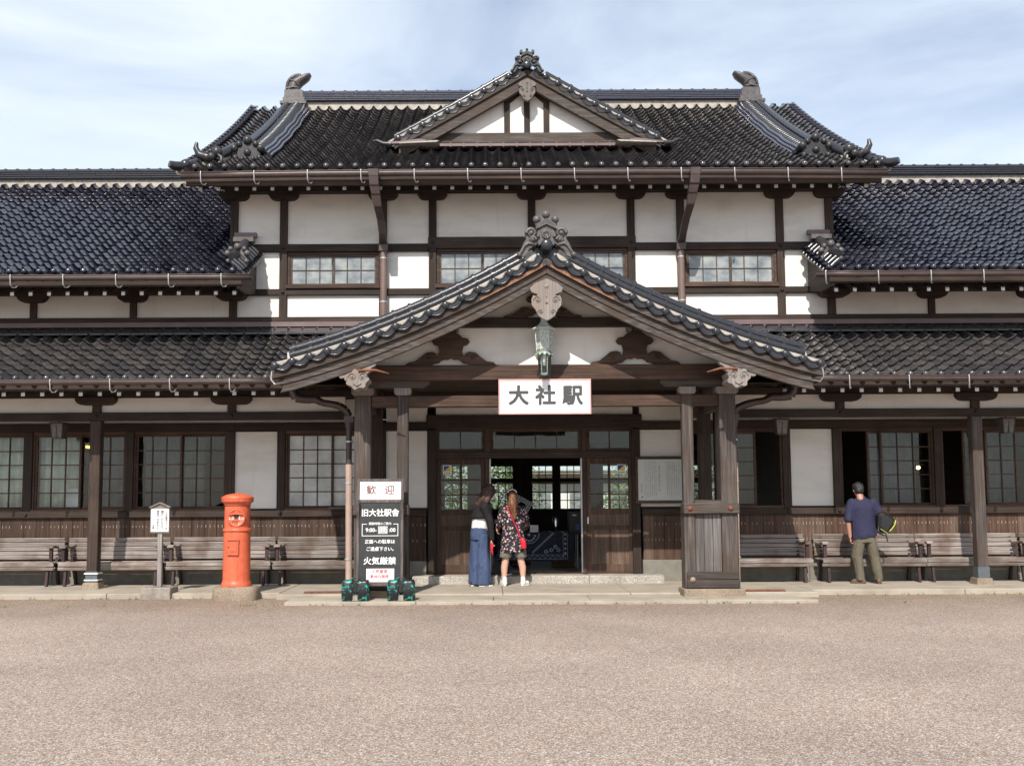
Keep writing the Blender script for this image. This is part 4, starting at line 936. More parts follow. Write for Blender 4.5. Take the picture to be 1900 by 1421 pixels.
# posts
for s in (-1, 1):
    xi, xo = XC+s*2.225, XC+s*2.85
    for x, w in ((xi, .175), (xo, .255)):
        mb = MB(); mb.box(x-w/2, x+w/2, -2.45-(.008 if w > .2 else 0), -2.45+w*.8, .08, 3.10); part('porch_post', mb, GZ, bevel=.014)
        cp = MB(); k = w/2+.045; cp.prism([(x-k+.03,3.09),(x-k,3.125),(x-k,3.205),(x+k,3.205),(x+k,3.125),(x+k-.03,3.09)], -2.49, -2.45+w*.8+.03); part('capital_block', cp, CARVE, bevel=.006)
    a, b = sorted((xi-s*.42, xo+s*.10))
    mb = MB(); z0, z1 = 3.207, 3.375; k = .09
    mb.prism([(a, z1),(a, z0+.06),(a+k, z0),(b, z0),(b, z1)] if s > 0 else [(a, z1),(a, z0),(b-k, z0),(b, z0+.06),(b, z1)], -2.455, -2.30); part('boat_bracket', mb, GX, bevel=.008)
    # waist panel between the two posts
    a, b = min(xi, xo)-(.0875 if s > 0 else .1275), max(xi, xo)+(.1275 if s > 0 else .0875)
    mb = MB(); mb.box(a-.012, b+.012, -2.515, -2.25, 1.225, 1.385); part('panel_rail', mb, GX, bevel=.012)
    mb = MB(); mb.box(a+.02, b-.005, -2.50, -2.25, .085, .21); mb.box(a+.025, b-.01, -2.492, -2.25, .213, .33); part('panel_rail', mb, GX, bevel=.01)
    x = min(xi,xo)+(.09 if s > 0 else .13); xe = max(xi,xo)-(.13 if s > 0 else .09); n = 3; w_ = (xe-x)/n
    for i in range(n):
        mb = MB(); mb.box(x+i*w_+.003, x+(i+1)*w_-.003, -2.425+.004*(i % 2), -2.39, .33, 1.225); part('panel_board', mb, GP, bevel=.004)
    mb = MB(); mb.box(min(xi,xo)+.09, max(xi,xo)-.12, -2.44, -2.30, 1.385, 1.435); part('panel_sill', mb, GX)
    for x in (xi, xo): 
        for z, rr in ((1.305,.045),):
            mb = MB(); mb.lathe([(rr,0),(rr*.9,.012),(rr*.5,.026),(.001,.032)], n=8, M=Matrix.Translation((x, -2.514, z)) @ Matrix.Rotation(pi/2,4,'X')); part('nail_cover', mb, RUST)
    mb = MB(); mb.lathe([(.045,0),(.035,.02),(.001,.032)], n=10, M=Matrix.Translation((xi+.02, -2.498, .215)) @ Matrix.Rotation(pi/2,4,'X')); part('nail_cover', mb, STONE)
    mb = MB(); mb.box(a-.04, b+.06, -2.56, -2.08, -.05, .078); part('porch_plinth', mb, STONE, bevel=.012)
    mb = MB(); mb.box(min(xi,xo)-.1, max(xi,xo)+.1, -2.26, -2.245, .085, 1.24); part('panel_back', mb, WZ)
    # posts where the porch meets the awning colonnade
    mb = MB(); mb.box(XC+s*2.80-.10, XC+s*2.80+.10, -1.05, -.85, .0, 3.3); part('porch_post', mb, WZ, bevel=.01)
    mb = MB(); mb.box(XC+s*3.06-.085, XC+s*3.06+.085, -1.03, -.86, .0, 3.3); part('porch_post', mb, GZ, bevel=.01)
    # lower gable purlin noses, carved like clouds
    cx, cz = XC+s*2.83, 3.30
    mb = MB(); up = [(-.30,.20),(-.26,.11),(-.20,.09),(-.19,.03),(-.13,-.0),(-.10,.02),(.10,.02),(.13,-.0),(.19,.03),(.20,.09),(.26,.11),(.30,.20)]
    tilt = .36*s
    mb.prism([(cx+a, cz-.02+b*.75-a*tilt) for a, b in up]+[(cx+.30, cz+.145-.30*tilt),(cx-.30, cz+.145+.30*tilt)], YV-.005, YV+.10)
    cl = []
    for i in range(36):
        a = 2*pi*i/36; r = .155+.018*cos(7*a); cl.append((cx+r*cos(a)*1.05, cz-.055+r*sin(a)*.92))
    mb.prism(cl, YV-.06, YV+.3)
    for q in (-1, 1): volute(mb, (cx+q*.075, cz-.015), .062, q, YV-.065, 0, 1.3, .014)
    mb.tube([(cx-.05, YV-.065, cz-.12),(cx, YV-.07, cz-.15),(cx+.06, YV-.065, cz-.11)], .014, 6); volute(mb, (cx, cz+.07), .04, 1, YV-.01, 0, 1.2, .011)
    part('carved_nose', mb, CARVE, bevel=.014)
    mb = MB(); pts = [(cx-s*.02, YV-.08, cz+.075),(cx-s*.28, YV-.10, cz+.075),(cx-s*.48, YV-.12, cz+.02)]; mb.tube(pts, [.022,.020,.008], 6); part('iron_strap', mb, RUST)
# penetrating beam between the posts, dark soffit beam above it
mb = MB(); mb.box(XC-2.72, XC+2.72, -2.42, -2.30, 2.905, 3.085); part('porch_tie_beam', mb, BRX, bevel=.01)
gegyo('gable_pendant', XC-.01, YV-.06, 4.735, 1.0, CARVE)
oni('gable_finial', XC, YV+.02, 5.26, .62, ONI, balls='round')
mb = MB(); mb.tube([(XC,YV-.13,5.245),(XC,YV+.5,5.26)], .088, 14); mb.ball((XC,YV-.13,5.245), .088, 0, 14, 8, 1, .5, 1); mb.tube([(XC,YV+.15,5.36),(XC,-.1,5.36)], .12, 8); mb.tube([(XC,YV+.15,5.24),(XC,-.1,5.24)], .17, 8); part('porch_ridge', mb, RIDGE)
# beast-like ornaments low on the porch roof
for s in (-1, 1):
    mb = MB(); b = Vector((XC+s*3.32, -2.55, pz(3.32)+.12))
    mb.tube([b+Vector((s*.30,0,-.02)), b+Vector((s*.15,0,.05)), b, b+Vector((-s*.12,0,.02)), b+Vector((-s*.16,0,.14)), b+Vector((-s*.13,0,.24)), b+Vector((-s*.16,0,.31))], [.03,.06,.09,.075,.055,.04,.015], 8)
    for k in range(5): mb.ball(b+Vector((s*(.30-.09*k), -.03, .03+.03*sin(k*2))), .05, 0, 8, 5)
    mb.tube([b+Vector((s*.25,0,.05)), b+Vector((s*.36,0,.10)), b+Vector((s*.40,0,.17))], [.05,.035,.01], 7)
    part('roof_beast', mb, ONI)
    mb = MB(); mb.tube([(XC+s*3.02,-2.75,pz(3.02)+.06),(XC+s*3.04,-2.8,pz(3.02)+.22),(XC+s*3.10,-2.8,pz(3.02)+.30),(XC+s*3.14,-2.8,pz(3.02)+.27)], .022, 7); part('cover_hook', mb, MORT)
# downpipes from the main gutter
for s in (-1, 1):
    mb = MB()
    P = [(2.78,-1.15,7.14,.094,.08),(2.77,-1.15,7.02,.084,.07),(2.765,-1.13,6.88,.08,.062),(2.76,-1.10,6.86,.086,.066),(2.74,-1.06,6.73,.074,.06),(2.745,-1.04,6.715,.082,.062),(2.72,-.98,6.55,.067,.055),(2.69,-.74,6.37,.064,.055),(2.69,-.45,6.20,.062,.055),(2.70,-.17,6.07,.07,.06)]
    for a, b in zip(P[:-1], P[1:]):
        va = [(s*a[0]+i*a[3], a[1]+j*a[4], a[2]+(.0)) for i, j in ((-1,-1),(1,-1),(1,1),(-1,1))]; vb = [(s*b[0]+i*b[3], b[1]+j*b[4], b[2]) for i, j in ((-1,-1),(1,-1),(1,1),(-1,1))]
        mb.add(va+vb, [(0,1,5,4)[::-1],(1,2,6,5)[::-1],(2,3,7,6)[::-1],(3,0,4,7)[::-1],(0,1,2,3),(7,6,5,4)])
    mb.box(s*2.70-.085, s*2.70+.085, -.24, -.09, 5.95, 6.10)
    o = part('rain_leader', mb, GUT, bevel=.006)
    dp = MB(); dp.tube([(s*2.70,-.16,5.96),(s*2.70,-.16,4.55)], .062, 12); part('pipe', dp, PIPE2, o)
    cl = MB()
    for z in (5.82, 5.02): cl.tube([(s*2.70,-.16,z),(s*2.70,-.16,z+.022)], .068, 12)
    part('pipe_clamp', cl, STEEL, o)
# ================================================================ STREET FURNITURE AND FITTINGS
PAPER = plain('notice_paper', (.62,.64,.62), .6, 0, .05, 4, .02); SHEET = plain('white_sheet', (.78,.78,.80), .5, 0, .06, 6, .02)
SIGNW = plain('sign_white', (.82,.82,.82), .45, 0, .03, 3, .02); RED = plain('red_ink', (.52,.05,.07), .6, 0, .1, 20, 0); MAROON = plain('maroon_ink', (.16,.045,.04), .6, 0, .1, 20, 0)
GINK = plain('green_ink', (.05,.25,.09), .6, 0, .1, 20, 0); BLUEINK = plain('blue_ink', (.03,.05,.32), .6, 0, .1, 20, 0); YEL = plain('yellow_ink', (.75,.55,.03), .6, 0, .1, 20, 0)
WTXT = plain('white_lettering', (.85,.86,.84), .5, 0, .03, 9, 0)
# ---- station name board
NB = thing('station_sign', 'white wooden signboard with large dark station name hanging under the porch beam', 'sign', (XC-.01, -2.62, 2.77))
mb = MB(); mb.box(-.715, .715, .0, .04, .0, .545, 0); part('board', mb, SIGNW, NB, .006)
mb = MB()
for a in ((-.715,.715,-.008,.0,.0,.022),(-.715,.715,-.008,.0,.523,.545),(-.715,-.693,-.008,.0,.022,.523),(.693,.715,-.008,.0,.022,.523)): mb.box(*a)
part('border', mb, PINK, NB)
for ch, x in (('大',-.405),('社',.012),('駅',.43)): text(ch, .315, (x, -.006, .272), INK, NB, 'character', .0105, .002, sx=1.02)
mb = MB(); 
for x in (-.5,.5): mb.box(x-.02, x+.02, .04, .10, .30, .60)
part('hanger', mb, BLACK, NB)
# ---- copper lantern
LN = thing('hanging_lantern', 'verdigris copper hexagonal lantern fixed in front of the porch gable strut', 'lantern', (.045, -2.80, 3.35))
hexa = lambda prof: MB().lathe(prof, (0,0,0), 6, smooth=False)
part('roof', hexa([(.17,.70),(.185,.715),(.165,.735),(.09,.775),(.05,.83),(.045,.90),(.03,.93),(.001,.945)]), VERD, LN)
mb = hexa([(.085,.36),(.105,.38),(.128,.66),(.12,.70)])
for k in range(6):
    a = 2*pi*k/6; b = 2*pi*(k+1)/6; P_ = lambda r, t, z: (r*cos(t), r*sin(t), z)
    mb.tube([P_(.112,a,.37),P_(.134,a,.70)], .008, 5)
    for q in range(3):
        u, v_ = q/3, (q+1)/3
        def L(u, z, r): 
            p = Vector(P_(r,a,z)).lerp(Vector(P_(r,b,z)), u); return p
        mb.tube([L(u,.40,.114), L(v_,.66,.133)], .005, 4); mb.tube([L(v_,.40,.114), L(u,.66,.133)], .005, 4)
for z, r in ((.40,.113),(.53,.124),(.655,.134)): mb.tube([(r*cos(2*pi*k/6), r*sin(2*pi*k/6), z) for k in range(7)], .009, 5)
part('cage', mb, VERD, LN)
mb = hexa([(.10,.36),(.135,.335),(.13,.325),(.07,.345)])
for k in range(12): a = 2*pi*k/12; mb.prism([(-.02,0),(.02,0),(0,-.045)], 0, .004) if False else mb.bar((.125*cos(a),.125*sin(a),.335),(.15*cos(a),.15*sin(a),.30), .03, .006)
part('skirt', mb, GREEN, LN)
LG = glassmat('lantern_glass', (.92,.96,.93)); part('glass', MB().lathe([(.045,.02),(.058,.06),(.062,.30),(.06,.345)], (0,0,0), 14), LG, LN)
mb = MB()
for k in range(4): a = pi/4+pi/2*k; mb.tube([(.064*cos(a),.064*sin(a),.33),(.062*cos(a),.062*sin(a),.05),(.03*cos(a),.03*sin(a),.0)], .006, 5)
mb.lathe([(.02,0),(.06,.015),(.06,.03)], (0,0,0), 12); part('guard', mb, GREEN, LN)
part('socket', MB().lathe([(.02,.15),(.028,.2),(.03,.34)], (0,0,0), 10), WHITE, LN)
mb = MB(); mb.box(-.03,.03,.0,.30,.86,.91); part('arm', mb, VERD, LN)
# ---- notice board on the right wall of the porch
NO = thing('notice_board', 'framed pale panel of small vertical writing on the wall right of the door', 'notice board', (1.86, -.075, 1.43))
mb = MB(); mb.box(0,.86,0,.03,0,.735); part('panel', mb, PAPER, NO)
mb = MB()
for a in ((-.045,.0,-.02,.04,-.05,.79),(.86,.90,-.02,.04,-.05,.79),(0,.86,-.02,.04,-.05,0),(0,.86,-.02,.04,.735,.79)): mb.box(*a)
part('frame', mb, BRX, NO, .004)
mb = MB(); R = random.Random(4)
def scribble(mb, x, z0, z1, s, R, y=-.0015):
    z = z1
    while z > z0:
        if R.random() < .93:
            for q in range(3):
                if R.random() < .75: zz = z-s*(.15+.3*q); w = s*R.uniform(.25,.48); mb.box(x-w, x+w, y-.001, y, zz-s*.05, zz+s*.05)
            if R.random() < .8: xx = x+s*R.uniform(-.3,.3); mb.box(xx-s*.06, xx+s*.06, y-.001, y, z-s*.85, z-s*R.uniform(0,.3))
        z -= s*1.16
cols = [.79,.757,.724,.691,.658,.625,.592,.559,.526] + [.325,.292,.259,.226,.193,.160,.127]
for i, x in enumerate(cols): scribble(mb, x, .06+R.uniform(0,.04), .70-(.0 if i else .03), .0165, R)
scribble(mb, .385, .18, .62, .036, R); scribble(mb, .06, .15, .30, .030, R); scribble(mb, .085, .10, .32, .012, R)
part('writing', mb, INK, NO)
mb = MB(); mb.box(.06,.085,-.003,0,.05,.075); part('seal', mb, MAROON, NO)
# ---- stickers on the doors
for x, y, lab in ((-1.635,-.012,'square blue and yellow sticker on the left door window'),(1.50,-.012,'square blue and yellow sticker on the right door window')):
    S = thing('sticker', lab, 'sticker', (x, y+.015, 1.915), 0, 'stickers on the door glass')
    part('backing', MB().box(0,.15,0,.002,0,.165), SIGNW, S)
    part('yellow_field', MB().prism([(.012,.05),(.138,.05),(.138,.155)], -.002, -.0005), YEL, S); part('blue_field', MB().prism([(.012,.051),(.137,.155),(.012,.155)], -.002, -.0005), BLUEINK, S)
    mb = MB()
    for k in range(5): mb.box(.018+.024*k, .034+.024*k, -.002, -.0005, .014, .034)
    part('caption', mb, BLUEINK, S)
mb = MB(); mb.box(-1.06+.0,-1.0,-.004,-.002,1.42,1.46) 
# ---- sandwich board
SB = thing('standing_sign', 'tall black welcome board in a brown wooden frame with white lettering', 'sign', (-2.47, -2.82, -.03))
FRW = wood('sign_frame_wood', [(.045,.035,.032),(.095,.078,.072),(.16,.14,.13)], 'z'); 
tl = Matrix.Rotation(radians(-4), 4, 'X')
def sp(name, boxes, m, bev=0):
    mb = MB()
    for b in boxes: mb.xbox(tl, *b)
    return part(name, mb, m, SB, bev)
sp('frame', [(-.355,-.315,0,.045,.03,1.82),(.315,.355,0,.045,.03,1.82),(-.315,.315,.002,.043,1.78,1.82),(-.315,.315,.002,.043,1.455,1.50),(-.315,.315,.002,.043,.20,.255)], FRW, .005)
sp('header_panel', [(-.313,.313,.012,.03,1.503,1.778)], SIGNW); sp('black_board', [(-.313,.313,.014,.032,.257,1.452)], BLACK)
for s in (-1,1): mb = MB(); mb.bar((s*.335,.02,1.5),(s*.335,.42,.0), .04,.04); part('rear_leg', mb, FRW, SB)
TM = tl @ Matrix.Rotation(pi/2, 4, 'X')
def st(body, size, x, z, m, name='lettering', bold=.0, sx=1.0): 
    p = tl @ Vector((x, .0115, z)); return text(body, size, p, m, SB, name, bold, .002, M=TM, sx=sx)
st('歓', .15, -.14, 1.64, MAROON, bold=.0026); st('迎', .15, .14, 1.64, MAROON, bold=.0026)
st('旧大社駅舎', .118, 0, 1.295, WTXT, bold=.0026, sx=.98)
st('開館時間のご案内', .043, 0, 1.135, WTXT, bold=.0005); st('9:00-', .083, -.135, 1.038, WTXT, bold=.0013); st(':00', .083, .185, 1.038, WTXT, bold=.0013); 
sp('cover_tape', [(-.03,.115,.0095,.0135,.985,1.10)], plain('grey_tape', (.42,.43,.43), .6, 0, .2, 30, .02)); 
p = tl @ Vector((.045,.0085,1.04)); text('17', .075, p, SHEET, SB, 'lettering', .001, .001, M=TM)
bx = MB()
for a in ((-.275,.275,.95,.958),(-.275,-.267,.958,1.135),(.267,.275,.958,1.135),(-.267,-.20,1.127,1.135),(.20,.267,1.127,1.135)): bx.xbox(tl, a[0], a[1], .011, .0138, a[2], a[3])
part('hours_box', bx, WTXT, SB)
st('正面への駐車は', .066, 0, .862, WTXT, bold=.0011); st('ご遠慮下さい。', .066, .02, .752, WTXT, bold=.0011); st('火気厳禁', .118, 0, .570, WTXT, bold=.0026, sx=1.05)
sp('paper_notice', [(-.20,.22,.008,.0125,.262,.462)] , SHEET); st2 = []
for body, z, s in (('火気厳禁', .415, .062),('敷地内禁煙', .340, .056)):
    p = tl @ Vector((-.0, .0065, z)); text(body, s, p, RED, SB, 'lettering', .001, .001, M=TM)
# ---- weights
def teal():
    m, nt, b = mat('black_teal_camouflage'); v = coords(nt, (10,10,13)); n = nd(nt, 'ShaderNodeTexNoise', Scale=1.0, Detail=4.0, Distortion=1.5); nt.links.new(v, n.inputs['Vector'])
    nt.links.new(ramp(nt, n.outputs['Fac'], [(.575,(.012,.013,.014)),(.60,(.01,.20,.15)),(.64,(.02,.40,.32)),(.67,(.013,.014,.015))]), b.inputs['Base Color']); b.inputs['Roughness'].default_value = .35; return m
TEAL = teal(); BAGB = plain('black_nylon', (.014,.014,.015), .45, 0, .3, 20, .2)
for x, lab in ((-2.81,'black and teal weight bag on the left foot of the welcome board'),(-2.13,'black and teal weight bag on the right foot of the welcome board')):
    B = thing('weight_bag', lab, 'weight bag', (x, -2.90, -.033), 0, 'weight bags at the welcome board')
    for s in (-1,1):
        mb = MB(); mb.lathe([(.84,.0),(.96,.02),(.98,.14),(.94,.27),(.80,.305),(.001,.31)], (s*.112,0,0), 24, sx=.096, sy=.105, p4=5)
        for v in range(len(mb.v)):
            x_, y_, z_ = mb.v[v]; k = .012*mnoise.noise(Vector((x_*14, y_*14, z_*14+s*5))); mb.v[v] = (x_+k, y_+k, z_)
        part('pouch', mb, TEAL, B)
    mb = MB(); mb.box(-.05,.05,-.085,.06,.11,.285); part('bridge', mb, BAGB, B, .02); mb = MB(); mb.tube([(-.075,-.02,.27),(-.06,-.02,.325),(0,-.02,.345),(.06,-.02,.325),(.075,-.02,.27)], .011, 7); part('handle', mb, TEAL, B)
    mb = MB(); mb.box(-.05,.045,-.09,-.05,.0,.085); part('foot_plate', mb, CONCG, B, .006)
# ---- pillar post box
MX = thing('pillar_post_box', 'orange red cylindrical pillar post box on a round stone base', 'post box', (-4.80, -2.10, -.085))
def orange():
    m, nt, b = mat('orange_red_enamel'); v = coords(nt); n = nd(nt, 'ShaderNodeTexNoise', Scale=9.0, Detail=6.0, Roughness=.65); nt.links.new(v, n.inputs['Vector'])
    v2 = coords(nt, (26,26,3)); n2 = nd(nt, 'ShaderNodeTexNoise', Scale=1.0, Detail=4.0); nt.links.new(v2, n2.inputs['Vector'])
    c = ramp(nt, n.outputs['Fac'], [(.3,(.54,.098,.045)),(.55,(.64,.128,.058)),(.75,(.68,.16,.08))]); f = ramp(nt, n2.outputs['Fac'], [(.63,(0,0,0)),(.74,(.8,.8,.8))]); c = mixc(nt, f, c, (.15,.04,.02))
    nt.links.new(c, b.inputs['Base Color']); b.inputs['Roughness'].default_value = .42; bump(nt, b, n.outputs['Fac'], .12, .01); return m
OR = orange()
mb = MB(); mb.lathe([(.345,-.15),(.352,.02),(.35,.16),(.325,.215),(.28,.225),(.001,.225)], (0,0,0), 32, sx=1.08, sy=.85, p4=3.2); part('stone_base', mb, STONE, MX)
mb = MB(); mb.lathe([(.255,.225),(.258,.245),(.242,.285),(.232,.31),(.229,.33),(.226,.92),(.222,1.13)], (0,0,0), 40); mb.lathe([(.224,1.12),(.240,1.135),(.240,1.165),(.222,1.18)], (0,0,0), 40); mb.lathe([(.216,1.18),(.214,1.56)], (0,0,0), 40); part('body', mb, OR, MX)
mb = MB(); mb.lathe([(.216,1.555),(.224,1.56),(.224,1.585),(.235,1.60),(.262,1.615),(.268,1.64),(.262,1.66),(.272,1.675),(.270,1.695),(.20,1.735),(.10,1.755),(.001,1.76)], (0,0,0), 40); mb.ball((0,0,1.762), .016, 0); part('cap', mb, OR, MX)
mb = MB(); mb.lathe([(.219,1.55),(.219,1.558)], (0,0,0), 40); mb.lathe([(.2235,1.118),(.2275,1.126)], (0,0,0), 40); part('dark_band', mb, BLACK, MX)
def curved(mb, ang0, ang1, z0, z1, r0, r1, n=10, m=0, ac=0):
    vv = []
    for i in range(n+1):
        a = -pi/2+ac+ang0+(ang1-ang0)*i/n
        for r, z in ((r0,z0),(r1,z0),(r1,z1),(r0,z1)): vv.append((r*cos(a), r*sin(a), z))
    ff = []
    for i in range(n): k = 4*i; ff += [(k+1,k+5,k+6,k+2),(k+2,k+6,k+7,k+3),(k,k+4,k+5,k+1)]
    ff += [(0,1,2,3),(4*n+3,4*n+2,4*n+1,4*n)]; mb.add(vv, ff, m); return mb
AC = .16
mb = MB(); mb.lathe([(.146,-.01),(.152,.012),(.136,.024),(.126,.010),(.001,.010)], (0,0,0), 32, M=Matrix.Rotation(AC,4,'Z') @ Matrix.Translation((0,-.203,1.355)) @ Matrix.Rotation(pi/2,4,'X')); dsk = part('mouth_plate', mb, OR, MX)
RM = Matrix.Rotation(AC,4,'Z')
mb = MB(); mb.prism([(-.13,1.395),(-.09,1.425),(0,1.442),(.09,1.425),(.13,1.395),(.10,1.398),(0,1.41),(-.10,1.398)], -.25, -.20); mb.v = [tuple(RM @ Vector(p)) for p in mb.v]; part('hood', mb, OR, dsk, .004)
mb = MB(); mb.prism([(-.10,1.398),(0,1.41),(.10,1.398),(.03,1.37),(.02,1.335),(-.02,1.335),(-.03,1.37)], -.2165, -.2145); mb.v = [tuple(RM @ Vector(p)) for p in mb.v]; part('slot', mb, BLACK, dsk)
for ch, x in (('郵',-.082),('便',.082)):
    mb = MB(); mb.box(x-.036, x+.036, -.2175, -.2135, 1.325, 1.388); mb.v = [tuple(RM @ Vector(p)) for p in mb.v]; part('plate', mb, WHITE, dsk)
    text(ch, .062, RM @ Vector((x, -.2185, 1.356)), OR, dsk, 'lettering', .002, .001, M=RM @ Matrix.Rotation(pi/2,4,'X'))
text('POST', .052, RM @ Vector((0, -.2150, 1.287)), BLACK, dsk, 'lettering', .001, .002, M=RM @ Matrix.Rotation(pi/2,4,'X'))
mb = curved(MB(), -.36, .36, .755, 1.015, .21, .244, ac=-.06); dr = part('collection_door', mb, OR, MX, .004)
mb = curved(MB(), -.30, .30, .80, .965, .244, .250, ac=-.06); part('inner_panel', mb, OR, dr, .003)
mb = curved(MB(), -.40, .42, .985, 1.012, .22, .268, ac=-.06); part('hood', mb, OR, dr, .004); mb = curved(MB(), .32, .40, .755, 1.0, .22, .262, ac=-.06); mb2 = curved(MB(), -.40, .40, .745, .768, .22, .262, ac=-.06); mb.join(mb2); part('frame', mb, OR, dr, .003)
mb = curved(MB(), -.08, .12, .805, .835, .25, .258, ac=-.06); part('pull', mb, OR, dr, .002)
mb = MB(); mb.ball((-.085, -.238, .875), .012); part('keyhole', mb, BLACK, dr)
for ch_ in [MX]: ch_.scale = (.93,.93,.945)
# ---- little roofed notice on a post
PGREY = wood('pale_grey_post', [(.12,.11,.10),(.21,.195,.18),(.32,.30,.285)], 'z')
NS = thing('notice_post', 'small white roofed notice on a grey post set in a concrete block', 'notice', (-6.10, -1.83, -.085))
part('concrete_block', MB().box(-.235,.235,-.20,.22,-.1,.18), CONCG, NS, .012)
mb = MB(); mb.box(-.036,.036,-.03,.04,.18,1.06); part('post', mb, PGREY, NS, .004)
mb = MB(); mb.prism([(-.155,1.04),(.155,1.04),(.155,1.44),(.0,1.51),(-.155,1.44)], -.045, -.02); part('backboard', mb, CARVE, NS)
mb = MB(); mb.prism([(-.165,1.435),(0,1.512),(.165,1.435),(.165,1.455),(0,1.53),(-.165,1.455)], -.075, .01); part('little_roof', mb, CARVE, NS)
part('sheet', MB().box(-.142,.142,-.05,-.0455,1.06,1.425), SHEET, NS)
for body, x, s, z, m in (('こ\nの\n旧\n型\nポ\nス\nト\nは', .105, .042, 1.245, INK),('展\n示\nし\nた\nも\nの\nで', .038, .048, 1.245, INK),('使\n用\nで\nき\nま\nせ\nん', -.032, .048, 1.245, INK),('大\n社\n駅', -.103, .030, 1.14, INK)):
    text(body, s, (x, -.052, z), m, NS, 'lettering', .0006, .001, line=.92)
for x, z, m in ((.038,1.385,GINK),(-.032,1.385,GINK)): pass
# ---- benches
def make_bench():
    B = thing('bench', 'x', 'bench'); L = .90
    R = random.Random(3)
    def slats(name, rows):
        mb = MB()
        for (y, z, h, t, tilt) in rows:
            M = Matrix.Translation((R.uniform(-.012,.012), y, z)) @ Matrix.Rotation(tilt, 4, 'X'); mb.xbox(M, -L, L, -t/2, t/2, -h/2, h/2)
        return part(name, mb, BGX, B, .007)
    slats('backrest', [(-.085,.785,.072,.026,.30),(-.108,.705,.072,.026,.26),(-.125,.628,.070,.026,.16),(-.133,.550,.070,.026,.06),(-.140,.478,.066,.026,.15)])
    slats('seat', [(-.20,.402,.026,.075,.02),(-.285,.396,.026,.075,-.0),(-.37,.396,.026,.075,-.0),(-.455,.402,.028,.075,-.06),(-.535,.405,.032,.07,-.12),(-.575,.372,.062,.026,-.1),(-.562,.306,.056,.024,.2)])
    for x in (-.78, .78):
        mb = MB(); mb.bar((x,-.50,.31),(x,-.545,.0), .045, .06); part('leg', mb, BGD, B, .004); mb = MB(); mb.bar((x,-.16,.42),(x,-.07,.0), .045, .06); part('leg', mb, BGD, B, .004)
        mb = MB(); mb.bar((x,-.54,.335),(x,-.12,.365), .045, .07); mb.bar((x,-.15,.36),(x,-.085,.76), .045, .05); part('bracket', mb, BGD, B)
    for s in (-1, 1):
        x = s*.83
        mb = MB(); n = 10; prof = [(-.57+.50*i/n, .655+.022*sin(i/n*2.6*pi)*(1-i/n)) for i in range(n+1)]
        mb.prism(prof+[(a, b+.034) for a, b in prof[::-1]], x-.055, x+.055, ax='yz'); part('armrest', mb, BGX, B, .006)
        mb = MB(); mb.bar((x,-.50,.37),(x,-.50,.66), .055, .055); part('arm_post', mb, BGD, B, .004)
    return B
BL = [(-9.25,0,'weathered slatted bench cut off by the left picture edge, left of the tall column'),
      (-7.37,-.012,'weathered slatted bench behind the tall column left of the post box'),
      (-5.51,.008,'weathered slatted bench behind the orange red post box'),
      (-3.66,.0,'weathered slatted bench between the post box and the welcome board'),
      (3.88,.0,'weathered slatted bench just right of the porch waist panel'),
      (5.84,-.02,'weathered slatted bench with the man in the navy shirt standing before it'),
      (7.66,.0,'pale weathered slatted bench behind the tall column at the right'),
      (9.52,.01,'weathered slatted bench cut off by the right picture edge')]
b0 = make_bench()
for i, (x, dy, lab) in enumerate(BL):
    b = b0 if i == 0 else copy_tree(b0); b.location = (x, dy-.02, 0); b.rotation_euler.z = rnd.uniform(-.006,.006); b['label'] = lab; b['group'] = 'benches along the station wall'
# ---- lamps under the awning
LAMPG = plain('dusty_lamp_glass', (.13,.125,.115), .2, 0, .4, 14, .05)
for x, y, lab in ((-8.36,-.5,'square glass porch lamp hanging above the leftmost windows'),(4.32,-.5,'square glass porch lamp hanging left of the right white panel'),(8.28,-.5,'square glass porch lamp hanging near the right column')):
    Lp = thing('porch_lamp', lab, 'lamp', (x, y, 2.58), 0, 'porch lamps under the awning')
    mb = MB(); 
    for i, j in ((-1,-1),(1,-1),(1,1),(-1,1)): mb.bar((i*.085,j*.085,.0),(i*.11,j*.11,.24), .012, .012)
    mb.box(-.12,.12,-.12,.12,.24,.27); mb.box(-.09,.09,-.09,.09,-.012,.002); mb.box(-.008,.008,-.105,-.095,.0,.24); part('frame', mb, GUT, Lp)
    mb = MB(); mb.add([(-.083,-.083,.003),(.083,-.083,.003),(.083,.083,.003),(-.083,.083,.003),(-.107,-.107,.24),(.107,-.107,.24),(.107,.107,.24),(-.107,.107,.24)], [(0,1,5,4),(1,2,6,5),(2,3,7,6),(3,0,4,7)]); part('glass', mb, LAMPG, Lp)
    mb = MB(); mb.tube([(0,0,.27),(0,0,.62)], .012, 6); part('stem', mb, GUT, Lp)
# ---- rusty cover plates on the platform
for x0, x1, y, lab in ((-3.75,-3.10,-1.98,'rusty red iron strip lying on the paving left of the porch'),(3.15,3.85,-2.06,'rusty red iron strip lying on the paving right of the porch')):
    mb = MB(); mb.box(x0, x1, y-.06, y+.06, -.002, .022); tag(mb.build('cover_plate', RUST, None, .006), lab, 'cover plate', 'rusty cover plates')
